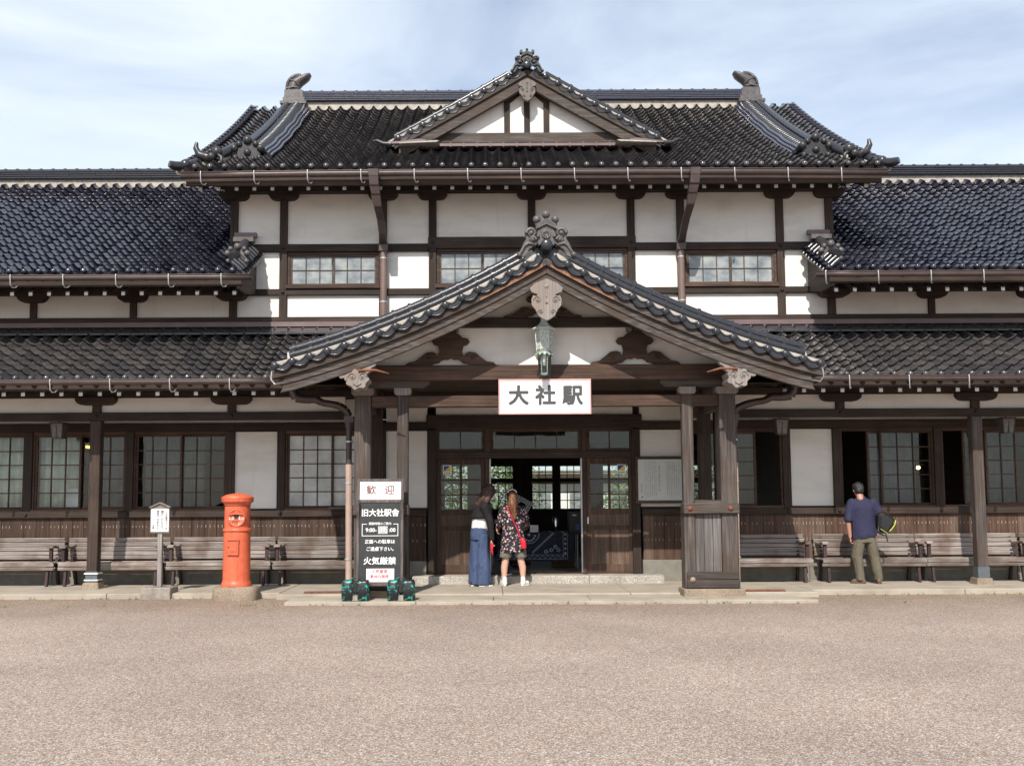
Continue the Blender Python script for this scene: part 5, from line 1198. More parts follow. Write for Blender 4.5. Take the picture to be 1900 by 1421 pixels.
# ---- curtains and lamps indoors
def curtain(x0, x1, z0, z1, y, m, lab):
    mb = MB(); n = int((x1-x0)/.025); vv = []
    for i in range(n+1):
        x = x0+(x1-x0)*i/n; yy = y+.03*sin(i*.9)+.015*sin(i*2.3+1); vv += [(x, yy, z0), (x, yy+.005*sin(i), z1)]
    mb.add(vv, [(2*i, 2*i+2, 2*i+3, 2*i+1) for i in range(n)], 0, True); o = mb.build('curtain', m); so_ = o.modifiers.new('s','SOLIDIFY'); so_.thickness = .004
    tag(o, lab, 'curtain', 'curtains behind the lower windows')
curtain(-10.9, -9.2, 1.2, 2.7, .19, CURT, 'pale grey green curtain at the left picture edge'); curtain(-8.98, -8.22, 1.2, 2.7, .19, CURT, 'pale grey green curtain left of the tall left column')
curtain(-8.02, -7.35, 1.2, 2.7, .55, CURTD, 'dark slate curtain right of the tall left column'); curtain(-7.2, -6.1, 1.2, 2.7, .60, CURTD, 'dark slate curtain in the window left of the white panel')
curtain(6.35, 7.18, 1.2, 2.7, .75, CURTD, 'dark slate curtain behind the window right of the man'); curtain(8.3, 9.0, 1.2, 2.7, .7, CURTD, 'dark slate curtain behind the window at the right edge')
def emit(name, c, s):
    m, nt, b = mat(name); b.inputs['Base Color'].default_value = (*c,1); b.inputs['Emission Color'].default_value = (*c,1); b.inputs['Emission Strength'].default_value = s; return m
P = thing('pendant_lamp', 'small lit bulb glowing behind the window right of the man', 'lamp', (7.57, 1.5, 2.04)); part('bulb', MB().ball((0,0,0), .035), emit('warm_bulb', (1,.62,.25), 14), P); part('shade', MB().lathe([(.03,.03),(.12,.045),(.03,.11),(.012,.13)], (0,0,0), 14), BLACK, P); part('cord', MB().tube([(0,0,.12),(0,0,1.45)], .006, 5), BLACK, P)
P = thing('ceiling_lamp', 'yellow lit tube lamp glowing behind the leftmost windows', 'lamp', (-8.35, .9, 2.50)); part('tube', MB().tube([(-.09,0,.0),(.09,0,-.03)], .026, 8), emit('yellow_lamp', (1,.62,.13), 2.2), P); part('cord', MB().tube([(0,0,.02),(0,0,1.0)], .006, 5), BLACK, P)
tag(MB().box(-8.46,-8.20,.135,.145,1.34,1.70).build('paper_screen', SHEET), 'white paper sheet standing inside the left window beside the column', 'screen')
# ---- table with printed cloth in the doorway
T = thing('folding_table', 'folding table with grey legs just inside the open doorway', 'table', (.17, 1.75, .125)); part('top', MB().box(-.80,.80,-.28,.30,.655,.69), BRX, T, .004)
for x in (-.74,.74):
    for y in (-.2,.24): part('leg', MB().tube([(x,y,0),(x,y,.655)], .014, 6), STEEL, T)
def cloth():
    m, nt, b = mat('indigo_printed_cloth'); v = coords(nt, (9,9,9)); n = nd(nt, 'ShaderNodeTexVoronoi', feature='DISTANCE_TO_EDGE', Scale=1.0); nt.links.new(v, n.inputs['Vector'])
    nt.links.new(ramp(nt, n.outputs['Distance'], [(.0,(.045,.06,.085)),(.03,(.012,.016,.030)),(.2,(.010,.013,.026))]), b.inputs['Base Color']); b.inputs['Roughness'].default_value = .8; return m
CL = thing('tablecloth', 'dark indigo cloth with white printed rosette and border over the table', 'tablecloth', (.17, 1.43, .125)); mb = MB(); mb.box(-.83,.66,0,.012,.14,.70); mb.box(-.83,.66,0,.62,.695,.703); part('cloth', mb, cloth(), CL)
PRN = plain('pale_print', (.42,.47,.55), .8, 0, .3, 30, 0); mb = MB(); y = -.004
for r in (.205,.19): mb.tube([(-.21+r*cos(pi+pi*k/20), y, .69+r*sin(pi+pi*k/20)) for k in range(21)], .004, 4)
for k in range(7): a = pi+pi*(k+.5)/7; mb.ball((-.21+.12*cos(a), y, .66+.12*sin(a)), .026, 0, 8, 4, 1, .1, .7)
mb.ball((-.21,y,.655), .028, 0, 8, 4, 1, .1, 1)
for d in (0,.03):
    mb.bar((.28-d,y,.69),(-.15,y,.29+d), .008,.008); mb.bar((-.27,y,.29+d),(-.7+d,y,.69), .008,.008)
for z in (.27,.19): mb.bar((-.83,y,z),(.53,y,z), .006,.006)
for x in (.53,.45): mb.bar((x,y,.19),(x,y,.70), .006,.006)
for k in range(13): mb.bar((-.8+k*.10,y,.20),(-.75+k*.10,y,.26), .006,.006); mb.bar((-.75+k*.10,y,.26),(-.70+k*.10,y,.20), .006,.006)
for k in range(5): mb.ball((.49,y,.30+k*.09), .022, 0, 6, 4, 1, .1, 1)
for x, z in ((.30,.42),(.22,.36),(.36,.36),(.12,.33)):
    for k in range(5): a = 2*pi*k/5; mb.ball((x+.028*cos(a), y, z+.028*sin(a)), .014, 0, 6, 4, 1, .1, 1)
part('print', mb, PRN, CL)
U = thing('coffee_urn', 'shiny steel cylinder urn on the table in the doorway', 'urn', (.50, 1.72, .83)); part('body', MB().lathe([(.06,.10),(.06,.27),(.05,.285),(.001,.287)], (0,0,0), 18), plain('polished_steel', (.6,.6,.6), .2, 1, .05, 10, 0), U); part('stand', MB().lathe([(.10,.0),(.10,.012),(.03,.02),(.025,.10)], (0,0,0), 16), BLACK, U); part('tray', MB().box(-.14,.16,-.08,.08,-.012,.0), WHITE, U)
V = thing('drinks_machine', 'black box machine with a small display at the right of the table', 'machine', (.86, 1.85, .80)); part('case', MB().box(-.10,.14,-.1,.2,0,.42), BAGB, V, .012); part('display', MB().box(-.03,.05,-.106,-.10,.335,.36), SHEET, V); part('label', MB().box(.03,.11,-.105,-.10,.06,.18), plain('blue_label', (.05,.09,.22), .5), V); part('shelf', MB().box(-.14,.18,-.12,.22,-.03,0), BRX, V)
mb = MB(); mb.box(.44,.88,2.0,2.25,.125,.62); tag(mb.build('cardboard_box', plain('cardboard', (.21,.125,.055), .85, 0, .1, 6, .05), None, .006), 'brown cardboard box on the floor under the table', 'box')
CD = thing('price_card', 'white price card standing on the table edge', 'card', (.06, 1.50, .828)); part('card', MB().box(-.075,.085,0,.006,.0,.135), SHEET, CD); mb = MB(); [mb.box(-.05,.06,-.002,0,.03+.026*k,.038+.026*k) for k in range(4)]; part('writing', mb, PINK, CD)
mb = MB(); mb.lathe([(.045,0),(.05,.05),(.042,.30),(.001,.33)], (0,0,0), 10, M=Matrix.Translation((-.35,1.9,.19)) @ Matrix.Rotation(pi/2,4,'Y')); tag(mb.build('fire_extinguisher', plain('dull_red', (.22,.03,.04), .5)), 'dull red cylinder lying on the floor under the table', 'cylinder')
mb = MB(); mb.box(-.40,-.30,1.5,1.6,.828,.865); tag(mb.build('tissue_box', plain('pale_teal', (.22,.42,.46), .6), None, .004), 'pale teal box on the table beside the card', 'box')
FN = thing('woven_shade', 'black and white lattice shade hanging inside the hall behind the women', 'shade', (-.14, 3.1, 1.36)); mb = MB(); M_ = Matrix.Rotation(.5, 4, 'Y')
for k in range(9): mb.xbox(M_, -.20+.05*k-.012, -.20+.05*k+.012, 0, .006, -.15, .15); mb.xbox(M_, -.21, .21, .006, .012, -.15+.036*k-.008, -.15+.036*k+.008)
part('lattice', mb, SHEET, FN); part('cord', MB().tube([(0,0,.12),(0,0,2.2)], .006, 5), BLACK, FN)
# ---- weeds at the foot of the kerb
R = random.Random(8); mb = MB()
for k in range(150):
    x = R.choice((R.uniform(-9.6,-4.4), R.uniform(-4.2,4.4), R.uniform(4.6,9.6))); y = (-1.97 if x < 0 else -1.87) if abs(x) > 4.3 else -3.10
    if R.random() < .5: x = R.choice((-8.0,-7.0,-6.5,-5.2,-4.35,1.6,2.6,5.4,7.7,8.6))+R.uniform(-.12,.12)
    for q in range(4):
        a = R.uniform(0, 2*pi); h = R.uniform(.02,.06); w = R.uniform(.004,.009); xx, yy = x+R.uniform(-.03,.03), y-R.uniform(0,.03)
        mb.add([(xx-w,yy,-.09),(xx+w,yy,-.09),(xx+cos(a)*h*.7, yy+sin(a)*h*.5-.01, -.09+h)], [(0,1,2)])
wo = mb.build('weeds', plain('weed_green', (.13,.17,.035), .7, 0, .4, 4, 0)); wo['kind'] = 'stuff'
# debris line along the kerb
mb = MB()
for k in range(700):
    x = R.uniform(-10,10); y = (-1.98 if x < 0 else -1.88) if abs(x) > 4.4 else -3.10; y -= abs(R.gauss(0,.04)); s = R.uniform(.004,.012)
    mb.ball((x,y,-.083), s, 0, 5, 3, 1, 1, .6)
do = mb.build('gravel', plain('loose_grit', (.30,.24,.18), .9, 0, .5, 30, 0)); do['kind'] = 'stuff'
# ---- behind the building, seen through the open hall
LEAF = None
def leafmat():
    m, nt, b = mat('leaf'); v = coords(nt, (.9,.9,.9)); n = nd(nt, 'ShaderNodeTexNoise', Scale=1.0, Detail=3.0); nt.links.new(v, n.inputs['Vector'])
    nt.links.new(ramp(nt, n.outputs['Fac'], [(.3,(.055,.095,.03)),(.55,(.13,.19,.06)),(.75,(.26,.32,.13))]), b.inputs['Base Color']); b.inputs['Roughness'].default_value = .5; return m
LEAF = leafmat(); BARK = plain('bark', (.07,.05,.035), .9, 0, .3, 12, .4)
def tree(x, y, h, r, seed, lab):
    T_ = thing('garden_tree', lab, 'tree', (x, y, -.085), 0, 'trees behind the station'); R = random.Random(seed)
    mb = MB(); mb.tube([(0,0,-.1),(.05,0,h*.3),(-.05,.05,h*.6),(0,0,h*.85)], [.14,.11,.08,.03], 8)
    for k in range(7): a = R.uniform(0,6.3); z = h*R.uniform(.2,.7); mb.tube([(0,0,z),(r*.4*cos(a),r*.4*sin(a),z+.3),(r*.75*cos(a),r*.75*sin(a),z+.5)], [.05,.03,.012], 6)
    part('trunk', mb, BARK, T_); mb = MB()
    cl = [(R.gauss(0,r*.45), R.gauss(0,r*.45), h*R.uniform(.12,.95)) for _ in range(46)]
    for c in cl:
        for q in range(70):
            p = Vector((c[0]+R.gauss(0,.26), c[1]+R.gauss(0,.26), c[2]+R.gauss(0,.22))); a = Vector((R.gauss(0,1),R.gauss(0,1),R.gauss(0,.6))).normalized(); b = a.cross(Vector((R.gauss(0,1),R.gauss(0,1),R.gauss(0,1)))).normalized(); s = R.uniform(.05,.10)
            mb.add([p-a*s, p+b*s*.5, p+a*s, p-b*s*.5], [(0,1,2,3)])
    part('crown', mb, LEAF, T_)
for x, y, h, r, s, lab in ((-2.6,19.5,4.2,1.7,1,'green garden tree seen through the left door glass'),(.1,20.5,3.8,1.3,2,'green garden tree seen through the middle of the open doorway'),(-1.2,22,4.6,1.8,3,'green garden tree behind the two women through the doorway'),(4.9,21,3.2,1.2,4,'green garden tree seen between the right porch posts'),(7.8,22,4,1.5,5,'green garden tree behind the right wing')):
    tree(x, y, h, r, s, lab)
HS = thing('platform_shelter', 'white platform shelter seen through the back windows of the hall', 'shelter', (3.2, 24, -.085))
mb = MB(); mb.box(-2.4,5.5,0,.2,0,2.6); part('wall', mb, WHITE, HS); mb = MB(); mb.box(-2.6,5.7,-.8,.6,2.6,2.75); part('roof', mb, CONCG, HS); mb = MB()
for k in range(5): mb.box(-2.2+1.6*k,-1.4+1.6*k,-.02,0,1.0,1.9)
part('windows', mb, FROST, HS) if False else None
for k in range(5): part('window', MB().box(-2.2+1.6*k,-1.4+1.6*k,-.02,-.001,1.0,1.9), FROST, HS)
mb = MB(); mb.box(-14,16,16.5,17.2,-.1,.75); tag(mb.build('platform_wall', plain('pale_platform_concrete', (.5,.49,.46), .8), None), 'pale concrete edge of the old railway platform behind the hall', 'wall')
# ================================================================ PEOPLE
def fused(mb, name, m, parent, voxel=.008, smooth=3, fold=0, freq=(9,9,4), loc=None, seed=0):
    t = mb.build('tmp', m); md = t.modifiers.new('r','REMESH'); md.mode = 'VOXEL'; md.voxel_size = voxel; md.use_smooth_shade = True
    sm = t.modifiers.new('s','SMOOTH'); sm.iterations = smooth; sm.factor = .5
    bpy.context.view_layer.update(); me = bpy.data.meshes.new_from_object(t.evaluated_get(bpy.context.evaluated_depsgraph_get()))
    old = t.data; bpy.data.objects.remove(t); bpy.data.meshes.remove(old)
    if fold:
        nr = [v.normal.copy() for v in me.vertices]
        for v, n in zip(me.vertices, nr):
            p = Vector((v.co.x*freq[0]+seed, v.co.y*freq[1], v.co.z*freq[2])); k = mnoise.noise(p)*.7+abs(mnoise.noise(p*2.1))*.5-.2
            v.co += n*fold*k
    me.materials.clear(); me.materials.append(m); me.polygons.foreach_set('use_smooth', [True]*len(me.polygons)); me.update(); me.name = name
    o = bpy.data.objects.new(name, me); SC.collection.objects.link(o); o.parent = parent; return o
def limb(mb, pts, rs, n=12):
    # interpolate smoothly
    P_ = [Vector(p) for p in pts]; out = []; rr = []
    for i in range(len(P_)-1):
        for k in range(4): f = k/4; out.append(P_[i].lerp(P_[i+1], f)); rr.append(rs[i]+(rs[i+1]-rs[i])*f)
    out.append(P_[-1]); rr.append(rs[-1]); mb.tube(out, rr, n)
    for p, r in zip(P_, rs): mb.ball(p, r, 0, 12, 8)
def hand(mb, w, d, side, nrm, s=1.0, curl=.6):
    """palm, five unequal fingers bent at the knuckles and a thumb from the side of the palm"""
    w, d, side, nrm = Vector(w), Vector(d).normalized(), Vector(side).normalized(), Vector(nrm).normalized()
    c = w+d*.045*s
    for k in range(-2,3): limb(mb, [w+side*.011*k*s, w+d*.085*s+side*.017*k*s], [.012*s,.012*s], 8)
    for k, L in zip((-1.5,-.5,.5,1.5), (.062,.078,.082,.070)):
        b = w+d*.085*s+side*.020*k*s; m1 = b+(d*cos(curl*.5)+nrm*sin(curl*.5))*L*.5*s; t = m1+(d*cos(curl*1.4)+nrm*sin(curl*1.4))*L*.5*s
        limb(mb, [b, m1, t], [.0088*s,.0080*s,.0065*s], 8)
    tb = w+d*.030*s+side*.030*s; tm = tb+(d*.6+side*.6+nrm*.4).normalized()*.036*s; tt = tm+(d*.9+nrm*.5).normalized()*.030*s
    limb(mb, [tb, tm, tt], [.012*s,.010*s,.0075*s], 8)
def head(mb, c, F, U, s=1.0):
    """F = facing direction, U = up"""
    F, U = Vector(F).normalized(), Vector(U).normalized(); S = F.cross(U).normalized(); U = S.cross(F); c = Vector(c)
    M = Matrix((S, F, U)).transposed().to_4x4(); M.translation = c
    def b(x, y, z, r, sx=1, sy=1, sz=1):
        t = MB(); t.ball((0,0,0), r, 0, 16, 10, sx, sy, sz); mb.add([M @ Vector((p[0]+x*s, p[1]+y*s, p[2]+z*s)) for p in [(q[0]*s,q[1]*s,q[2]*s) for q in t.v]], t.f, 0, True)
    b(0,-.012,.03,.088,.88,1.05,1.0); b(0,.025,-.035,.066,.92,.95,1.15); b(0,.045,-.082,.034,1,.9,.8); b(0,.098,-.02,.013,.9,1.1,1.6); b(0,.088,-.004,.010,.8,1,2)
    b(.03,.082,.012,.012); b(-.03,.082,.012,.012); b(0,.082,-.062,.018,1.3,.6,.45); b(.078,-.005,-.01,.026,.35,.7,1.1); b(-.078,-.005,-.01,.026,.35,.7,1.1)
    limb(mb, [M @ Vector((0,-.015,-.06*s)), M @ Vector((0,-.03*s,-.17*s))], [.052*s,.055*s])
    return M
def face(M, parent, s=1.0):
    for nm, m, pts in (('eye', EYE, ((.031,.092,.010),(-.031,.092,.010))),):
        for p in pts: t = MB(); t.ball((0,0,0), .0075, 0, 8, 5, 1.5, .6, .8); t.v = [tuple(M @ Vector((q[0]+p[0]*s, q[1]+p[1]*s, q[2]+p[2]*s))) for q in t.v]; part(nm, t, m, parent)
    t = MB(); t.ball((0,0,0), .010, 0, 8, 5, 2.0, .5, .55); t.v = [tuple(M @ Vector((q[0], q[1]+.094*s, q[2]-.063*s))) for q in t.v]; part('mouth', t, LIP, parent)
def skin(name, c): m, nt, b = mat(name); b.inputs['Base Color'].default_value = (*c,1); b.inputs['Roughness'].default_value = .5; b.inputs['Subsurface Weight'].default_value = .08; b.inputs['Subsurface Radius'].default_value = (.01,.004,.002); return m
SKIN = skin('skin', (.56,.34,.25)); SKINM = skin('tanned_skin', (.42,.22,.15)); EYE = plain('eye_dark', (.02,.015,.012), .3, 0, .1, 5, 0); LIP = plain('lip', (.40,.16,.14), .5, 0, .1, 5, 0)
def hairmat(name, a, b_, c):
    m, nt, b = mat(name); v = coords(nt, (60,60,6)); n = nd(nt, 'ShaderNodeTexNoise', Scale=1.0, Detail=5.0); nt.links.new(v, n.inputs['Vector']); nt.links.new(ramp(nt, n.outputs['Fac'], [(.3,a),(.5,b_),(.75,c)]), b.inputs['Base Color']); b.inputs['Roughness'].default_value = .55; bump(nt, b, n.outputs['Fac'], .5, .01); return m
HAIRB = hairmat('brown_hair', (.018,.010,.008),(.045,.020,.014),(.10,.045,.03)); HAIRR = hairmat('red_brown_hair', (.06,.022,.010),(.15,.055,.024),(.26,.11,.05)); HAIRK = hairmat('black_hair', (.005,.005,.006),(.011,.011,.012),(.035,.035,.038))
def fabric(name, c, var=.25, sc=(40,40,40), rough=.8):
    m, nt, b = mat(name); v = coords(nt, sc); n = nd(nt, 'ShaderNodeTexNoise', Scale=1.0, Detail=4.0); nt.links.new(v, n.inputs['Vector']); v2 = coords(nt, (4,4,4)); n2 = nd(nt, 'ShaderNodeTexNoise', Scale=1.0, Detail=3.0); nt.links.new(v2, n2.inputs['Vector'])
    a = nd(nt, 'ShaderNodeMath', operation='ADD'); nt.links.new(n.outputs['Fac'], a.inputs[0]); nt.links.new(n2.outputs['Fac'], a.inputs[1])
    nt.links.new(ramp(nt, a.outputs[0], [(.7, tuple(x*(1-var) for x in c)),(1.0, c),(1.3, tuple(min(1,x*(1+var)) for x in c))]), b.inputs['Base Color']); b.inputs['Roughness'].default_value = rough; b.inputs['Specular IOR Level'].default_value = .2
    bump(nt, b, n.outputs['Fac'], .2, .003); return m
DENIM = fabric('blue_denim', (.052,.075,.145), .4, (60,60,12)); CARD = fabric('black_knit', (.016,.015,.017), .3); SHIRT = fabric('white_shirt', (.74,.73,.70), .08); NAVY = fabric('navy_shirt', (.030,.031,.066), .25); KHAKI = fabric('olive_trousers', (.125,.112,.082), .2); TWEED = fabric('grey_tweed', (.15,.14,.125), .6, (120,120,120))
SHOEW = plain('white_canvas_shoe', (.74,.72,.68), .6, 0, .08, 20, .05); SHOEB = plain('black_shoe', (.02,.02,.022), .5); SHOEN = plain('brown_shoe', (.12,.075,.05), .6, 0, .2, 20, .1); REDP = plain('red_leather', (.62,.02,.05), .35, 0, .15, 14, .05)
def floral():
    m, nt, b = mat('floral_print'); v = coords(nt, (24,24,24)); w = nd(nt, 'ShaderNodeTexNoise', Scale=.9, Detail=2.0); nt.links.new(v, w.inputs['Vector']); ad = nd(nt, 'ShaderNodeVectorMath', operation='MULTIPLY_ADD'); ad.inputs[1].default_value = (1.2,1.2,1.2); nt.links.new(w.outputs['Color'], ad.inputs[0]); nt.links.new(v, ad.inputs[2])
    vo = nd(nt, 'ShaderNodeTexVoronoi', Scale=1.0); nt.links.new(ad.outputs[0], vo.inputs['Vector']); sp_ = nt.nodes.new('ShaderNodeSeparateColor'); nt.links.new(vo.outputs['Color'], sp_.inputs[0])
    col = ramp(nt, sp_.outputs[0], [(.0,(.62,.20,.27)),(.25,(.70,.48,.46)),(.42,(.62,.60,.54)),(.55,(.10,.20,.10)),(.7,(.58,.12,.2)),(.85,(.40,.32,.55)),(1,(.7,.66,.6))])
    f = ramp(nt, vo.outputs['Distance'], [(.33,(1,1,1)),(.42,(0,0,0))]); f2 = ramp(nt, sp_.outputs[1], [(.22,(0,0,0)),(.26,(1,1,1))]); ff = mixc(nt, 1.0, f, f2, 'MULTIPLY')
    nt.links.new(mixc(nt, ff, (.012,.011,.014), col), b.inputs['Base Color']); b.inputs['Roughness'].default_value = .75; return m
FLOR = floral()
def shoe(x, y, ang, L, m, parent, high=False, sole=SHOEW, name='shoe'):
    R_ = Matrix.Translation((x, y, 0)) @ Matrix.Rotation(ang, 4, 'Z'); mb = MB(); h = L/2   # toe towards local +Y
    pts = [(0,-h+.04,.045),(0,-.02,.045),(0,h*.45,.040),(0,h-.045,.032)]; mb2 = MB(); limb(mb2, pts, [.042,.042,.044,.032]); 
    if high: limb(mb2, [(0,-h+.055,.05),(0,-h+.05,.12)], [.044,.042])
    else: limb(mb2, [(0,-h+.05,.05),(0,-h+.055,.075)], [.040,.038])
    mb2.v = [tuple(R_ @ Vector((p[0], p[1], max(p[2], .012)))) for p in mb2.v]
    o = fused(mb2, name, m, parent, .006, 3)
    s_ = MB(); n = 20; ring = [(.046*cos(2*pi*i/n)*(1 if sin(2*pi*i/n) > 0 else .9), h*sin(2*pi*i/n)) for i in range(n)]; s_.prism(ring, .0, .024, ax='xy'); s_.v = [tuple(R_ @ Vector(p)) for p in s_.v]; part('sole', s_, sole, o, .004)
# ---- woman in wide jeans, leaning towards her friend
W1 = thing('person', 'woman in black cardigan and wide blue jeans with long brown hair, leaning right', 'person', (-.955, -.86, 0))
b = MB(); limb(b, [(-.02,0,.90),(0,0,1.12),(.05,0,1.32)], [.10,.10,.11]); limb(b, [(.04,.11,1.345),(.06,-.12,1.335)], [.045,.045]); limb(b, [(.055,0,1.38),(.10,0,1.46)], [.06,.05])
hm = head(b, (.155,.0,1.585), (.78,.45,-.32), (.30,.12,.94), .98)
limb(b, [(.075,-.155,1.345),(.165,-.165,1.06),(.185,-.145,.81)], [.050,.040,.026]); hand(b, (.185,-.145,.80), (0.02,.1,-1), (-.3,-.9,0), (.9,-.3,.1), .95, .9)
limb(b, [(.03,.15,1.345),(.15,.22,1.08),(.34,.18,1.05)], [.048,.038,.026]); hand(b, (.34,.18,1.05), (1,-.1,.2), (0,.3,1), (0,-1,.3), .95, .8)
limb(b, [(-.075,.02,.86),(-.08,.03,.48),(-.09,.02,.06)], [.065,.058,.038]); limb(b, [(.02,-.02,.86),(.05,-.05,.48),(.03,-.07,.06)], [.065,.058,.038])
body = fused(b, 'body', SKIN, W1, .007, 2); face(hm, W1, .98)
b = MB()
for (x0, y0, x1, y1) in ((-.075,.02,-.088,.03),(.025,-.03,.048,-.06)): b.loft([(x1,y1,.028,.128,.13),(x1*.98,y1,.3,.120,.122),(x0,y0,.62,.108,.112),(x0,y0,.86,.105,.115)], 20)
b.loft([(-.03,0,.78,.150,.14),(-.028,0,.86,.158,.145),(-.025,0,.93,.150,.135),(-.02,0,.985,.143,.12)], 22); tr = fused(b, 'trousers', DENIM, W1, .009, 3, .017, (13,13,2.2))
b = MB(); b.loft([(-.02,0,.93,.138,.118),(-.015,0,1.0,.142,.12),(-.005,0,1.10,.145,.125),(.02,0,1.22,.14,.12)], 22); fused(b, 'shirt', SHIRT, W1, .009, 2, .010, (14,14,8))
b = MB(); b.loft([(.01,0,1.135,.172,.16),(.01,0,1.16,.185,.17),(.03,0,1.25,.178,.16),(.05,0,1.33,.168,.165),(.06,0,1.385,.12,.13),(.075,0,1.42,.07,.075)], 24)
limb(b, [(.07,-.150,1.335),(.150,-.165,1.12),(.175,-.155,.95),(.185,-.145,.80)], [.082,.066,.055,.046]); limb(b, [(.03,.15,1.34),(.15,.21,1.09),(.30,.18,1.06)], [.075,.06,.045])
fused(b, 'cardigan', CARD, W1, .009, 3, .014, (9,9,6), seed=3)
b = MB(); t = MB(); 
def hb(x, y, z, r, sx=1, sy=1, sz=1, M=hm):
    t = MB(); t.ball((0,0,0), r, 0, 14, 9, sx, sy, sz); b.add([M @ Vector((p[0]+x, p[1]+y, p[2]+z)) for p in t.v], t.f, 0, True)
hb(0,-.025,.045,.103,.95,1.03,.95); hb(0,-.06,-.03,.088,1.0,.85,1.2)
limb(b, [hm @ Vector((0,-.075,.0)), (.05,-.06,1.47), (-.03,-.05,1.385), (-.075,-.05,1.335)], [.085,.088,.070,.035]); limb(b, [hm @ Vector((.07,-.02,0)), (.12,-.10,1.46), (.07,-.12,1.36)], [.05,.055,.03])
limb(b, [hm @ Vector((-.07,-.02,0)), (.07,.09,1.45), (.02,.10,1.36)], [.05,.05,.03]); limb(b, [hm @ Vector((.06,.055,.055)), hm @ Vector((.085,.03,-.03)), hm @ Vector((.085,.02,-.10))], [.03,.028,.015])
fused(b, 'hair', HAIRB, W1, .008, 2, .012, (30,30,5))
b = MB(); t = MB(); t.ball((0,0,0), .062, 0, 14, 9, .95, .62, .80); b.add([hm @ Vector((p[0], p[1]+.060, p[2]-.045)) for p in t.v], t.f, 0, True); part('face_mask', b, SHEET, W1)
shoe(.085,-.10,-1.25,.25,SHOEB,W1); shoe(-.115,.02,-.35,.24,SHOEB,W1)
RP = thing('red_pouch', 'red pouch with dangling black strap in the hand of the woman in jeans', 'pouch', (-.765,-1.03,.66)); b = MB(); b.loft([(0,0,-.03,.018,.014),(0,0,.0,.026,.018),(0,0,.05,.028,.02),(.0,0,.075,.016,.014)], 12); part('pouch', b, REDP, RP)
b = MB(); b.tube([(.01,0,-.02),(.012,0,-.13)], .008, 6); b.tube([(-.008,0,-.02),(-.004,0,-.10)], .007, 6); part('tassel', b, REDP, RP); b = MB(); b.tube([(.012,0,-.12),(.014,0,-.28)], .006, 6); part('strap', b, BAGB, RP)
# ---- woman in floral tunic
W2_ = thing('person', 'woman in black floral tunic and grey shorts with a red brown ponytail', 'person', (-.405, -.86, 0))
b = MB(); limb(b, [(0,0,.86),(0,0,1.05),(0,.0,1.27)], [.11,.10,.10]); limb(b, [(-.14,0,1.285),(.14,0,1.285)], [.042,.042]); limb(b, [(-.005,.01,1.33),(-.015,.02,1.42)], [.06,.05])
hm2 = head(b, (-.02,.03,1.505), (-.12,.95,-.28), (0,.25,.97), .97)
for s, fx in ((-1,-.155),(1,.165)): limb(b, [(s*.09,0,.84),(s*.125,.01,.46),(fx*.98,.015,.30),(fx,0,.09)], [.10,.058,.060,.036])
for s in (-1, 1): limb(b, [(s*.165,0,1.28),(s*.225,.03,1.06),(s*.17,.24,1.0)], [.046,.038,.026])
limb(b, [(-.225,.03,1.06),(-.262,.09,.99),(-.265,.12,.93)], [.036,.03,.025]); hand(b, (-.262,.10,1.0), (-.05,.2,-1), (.2,.9,.2), (1,0,0), .95, .7); hand(b, (.17,.24,1.0), (-.7,.6,.1), (0,.3,1), (-.6,-.8,0), .95, .7)
fused(b, 'body', SKIN, W2_, .007, 2); face(hm2, W2_, .97)
b = MB(); b.loft([(.0,.0,.565,.215,.15),(0,0,.62,.222,.155),(0,0,.80,.202,.148),(0,0,.92,.182,.138),(0,0,1.05,.178,.135),(0,0,1.20,.188,.14),(0,.0,1.30,.178,.12),(0,.01,1.355,.11,.09),(0,.015,1.38,.062,.06)], 26)
limb(b, [(-.165,0,1.30),(-.20,.01,1.15),(-.235,.04,1.03),(-.24,.09,.99)], [.068,.064,.058,.05]); limb(b, [(.165,0,1.30),(.21,.01,1.15),(.235,.04,1.03),(.19,.18,1.0)], [.068,.064,.058,.05])
fused(b, 'tunic', FLOR, W2_, .009, 3, .016, (10,10,4), seed=9)
b = MB()
for s in (-1,1): b.loft([(s*.128,.005,.475,.098,.10),(s*.127,.005,.50,.105,.105),(s*.115,0,.60,.105,.11),(s*.09,0,.72,.10,.115)], 18)
b.loft([(0,0,.62,.18,.12),(0,0,.75,.18,.13)], 20); fused(b, 'shorts', TWEED, W2_, .008, 2, .012, (12,12,8), seed=2)
b = MB()
hb(0,-.02,.045,.098,.97,1.02,.97,hm2); hb(0,-.05,-.02,.085,1.0,.85,1.1,hm2); fused(b, 'hair', HAIRK, W2_, .008, 2, .008, (30,30,8), seed=5)
b = MB(); limb(b, [hm2 @ Vector((0,-.115,.035)), hm2 @ Vector((-.005,-.150,-.02)), (-.01,-.155,1.38), (.005,-.165,1.25), (.012,-.165,1.14), (.01,-.16,1.08)], [.050,.068,.072,.060,.040,.012]); limb(b, [(-.04,-.14,1.50),(-.055,-.14,1.38),(-.045,-.15,1.28)], [.03,.035,.012]); limb(b, [(.03,-.15,1.48),(.05,-.15,1.36),(.035,-.16,1.2)], [.03,.032,.012])
fused(b, 'ponytail', HAIRR, W2_, .008, 2, .016, (34,34,7), seed=7)
b = MB(); b.tube([hm2 @ Vector((.075*cos(a), -.10+.0*a, .045+.055*sin(a))) for a in [pi*k/8 for k in range(9)]], .010, 7); part('hair_clip', b, SHEET, W2_)
for x, a in ((-.165,.25),(.205,-.62)): shoe(x, .03, a, .24, SHOEW, W2_, True)
for fx in (-.155,.165): part('sock', MB().lathe([(.040,.10),(.041,.145)], (fx,.0,0), 12), fabric('lilac_sock_%d' % (fx > 0), (.35,.27,.36), .1), W2_)
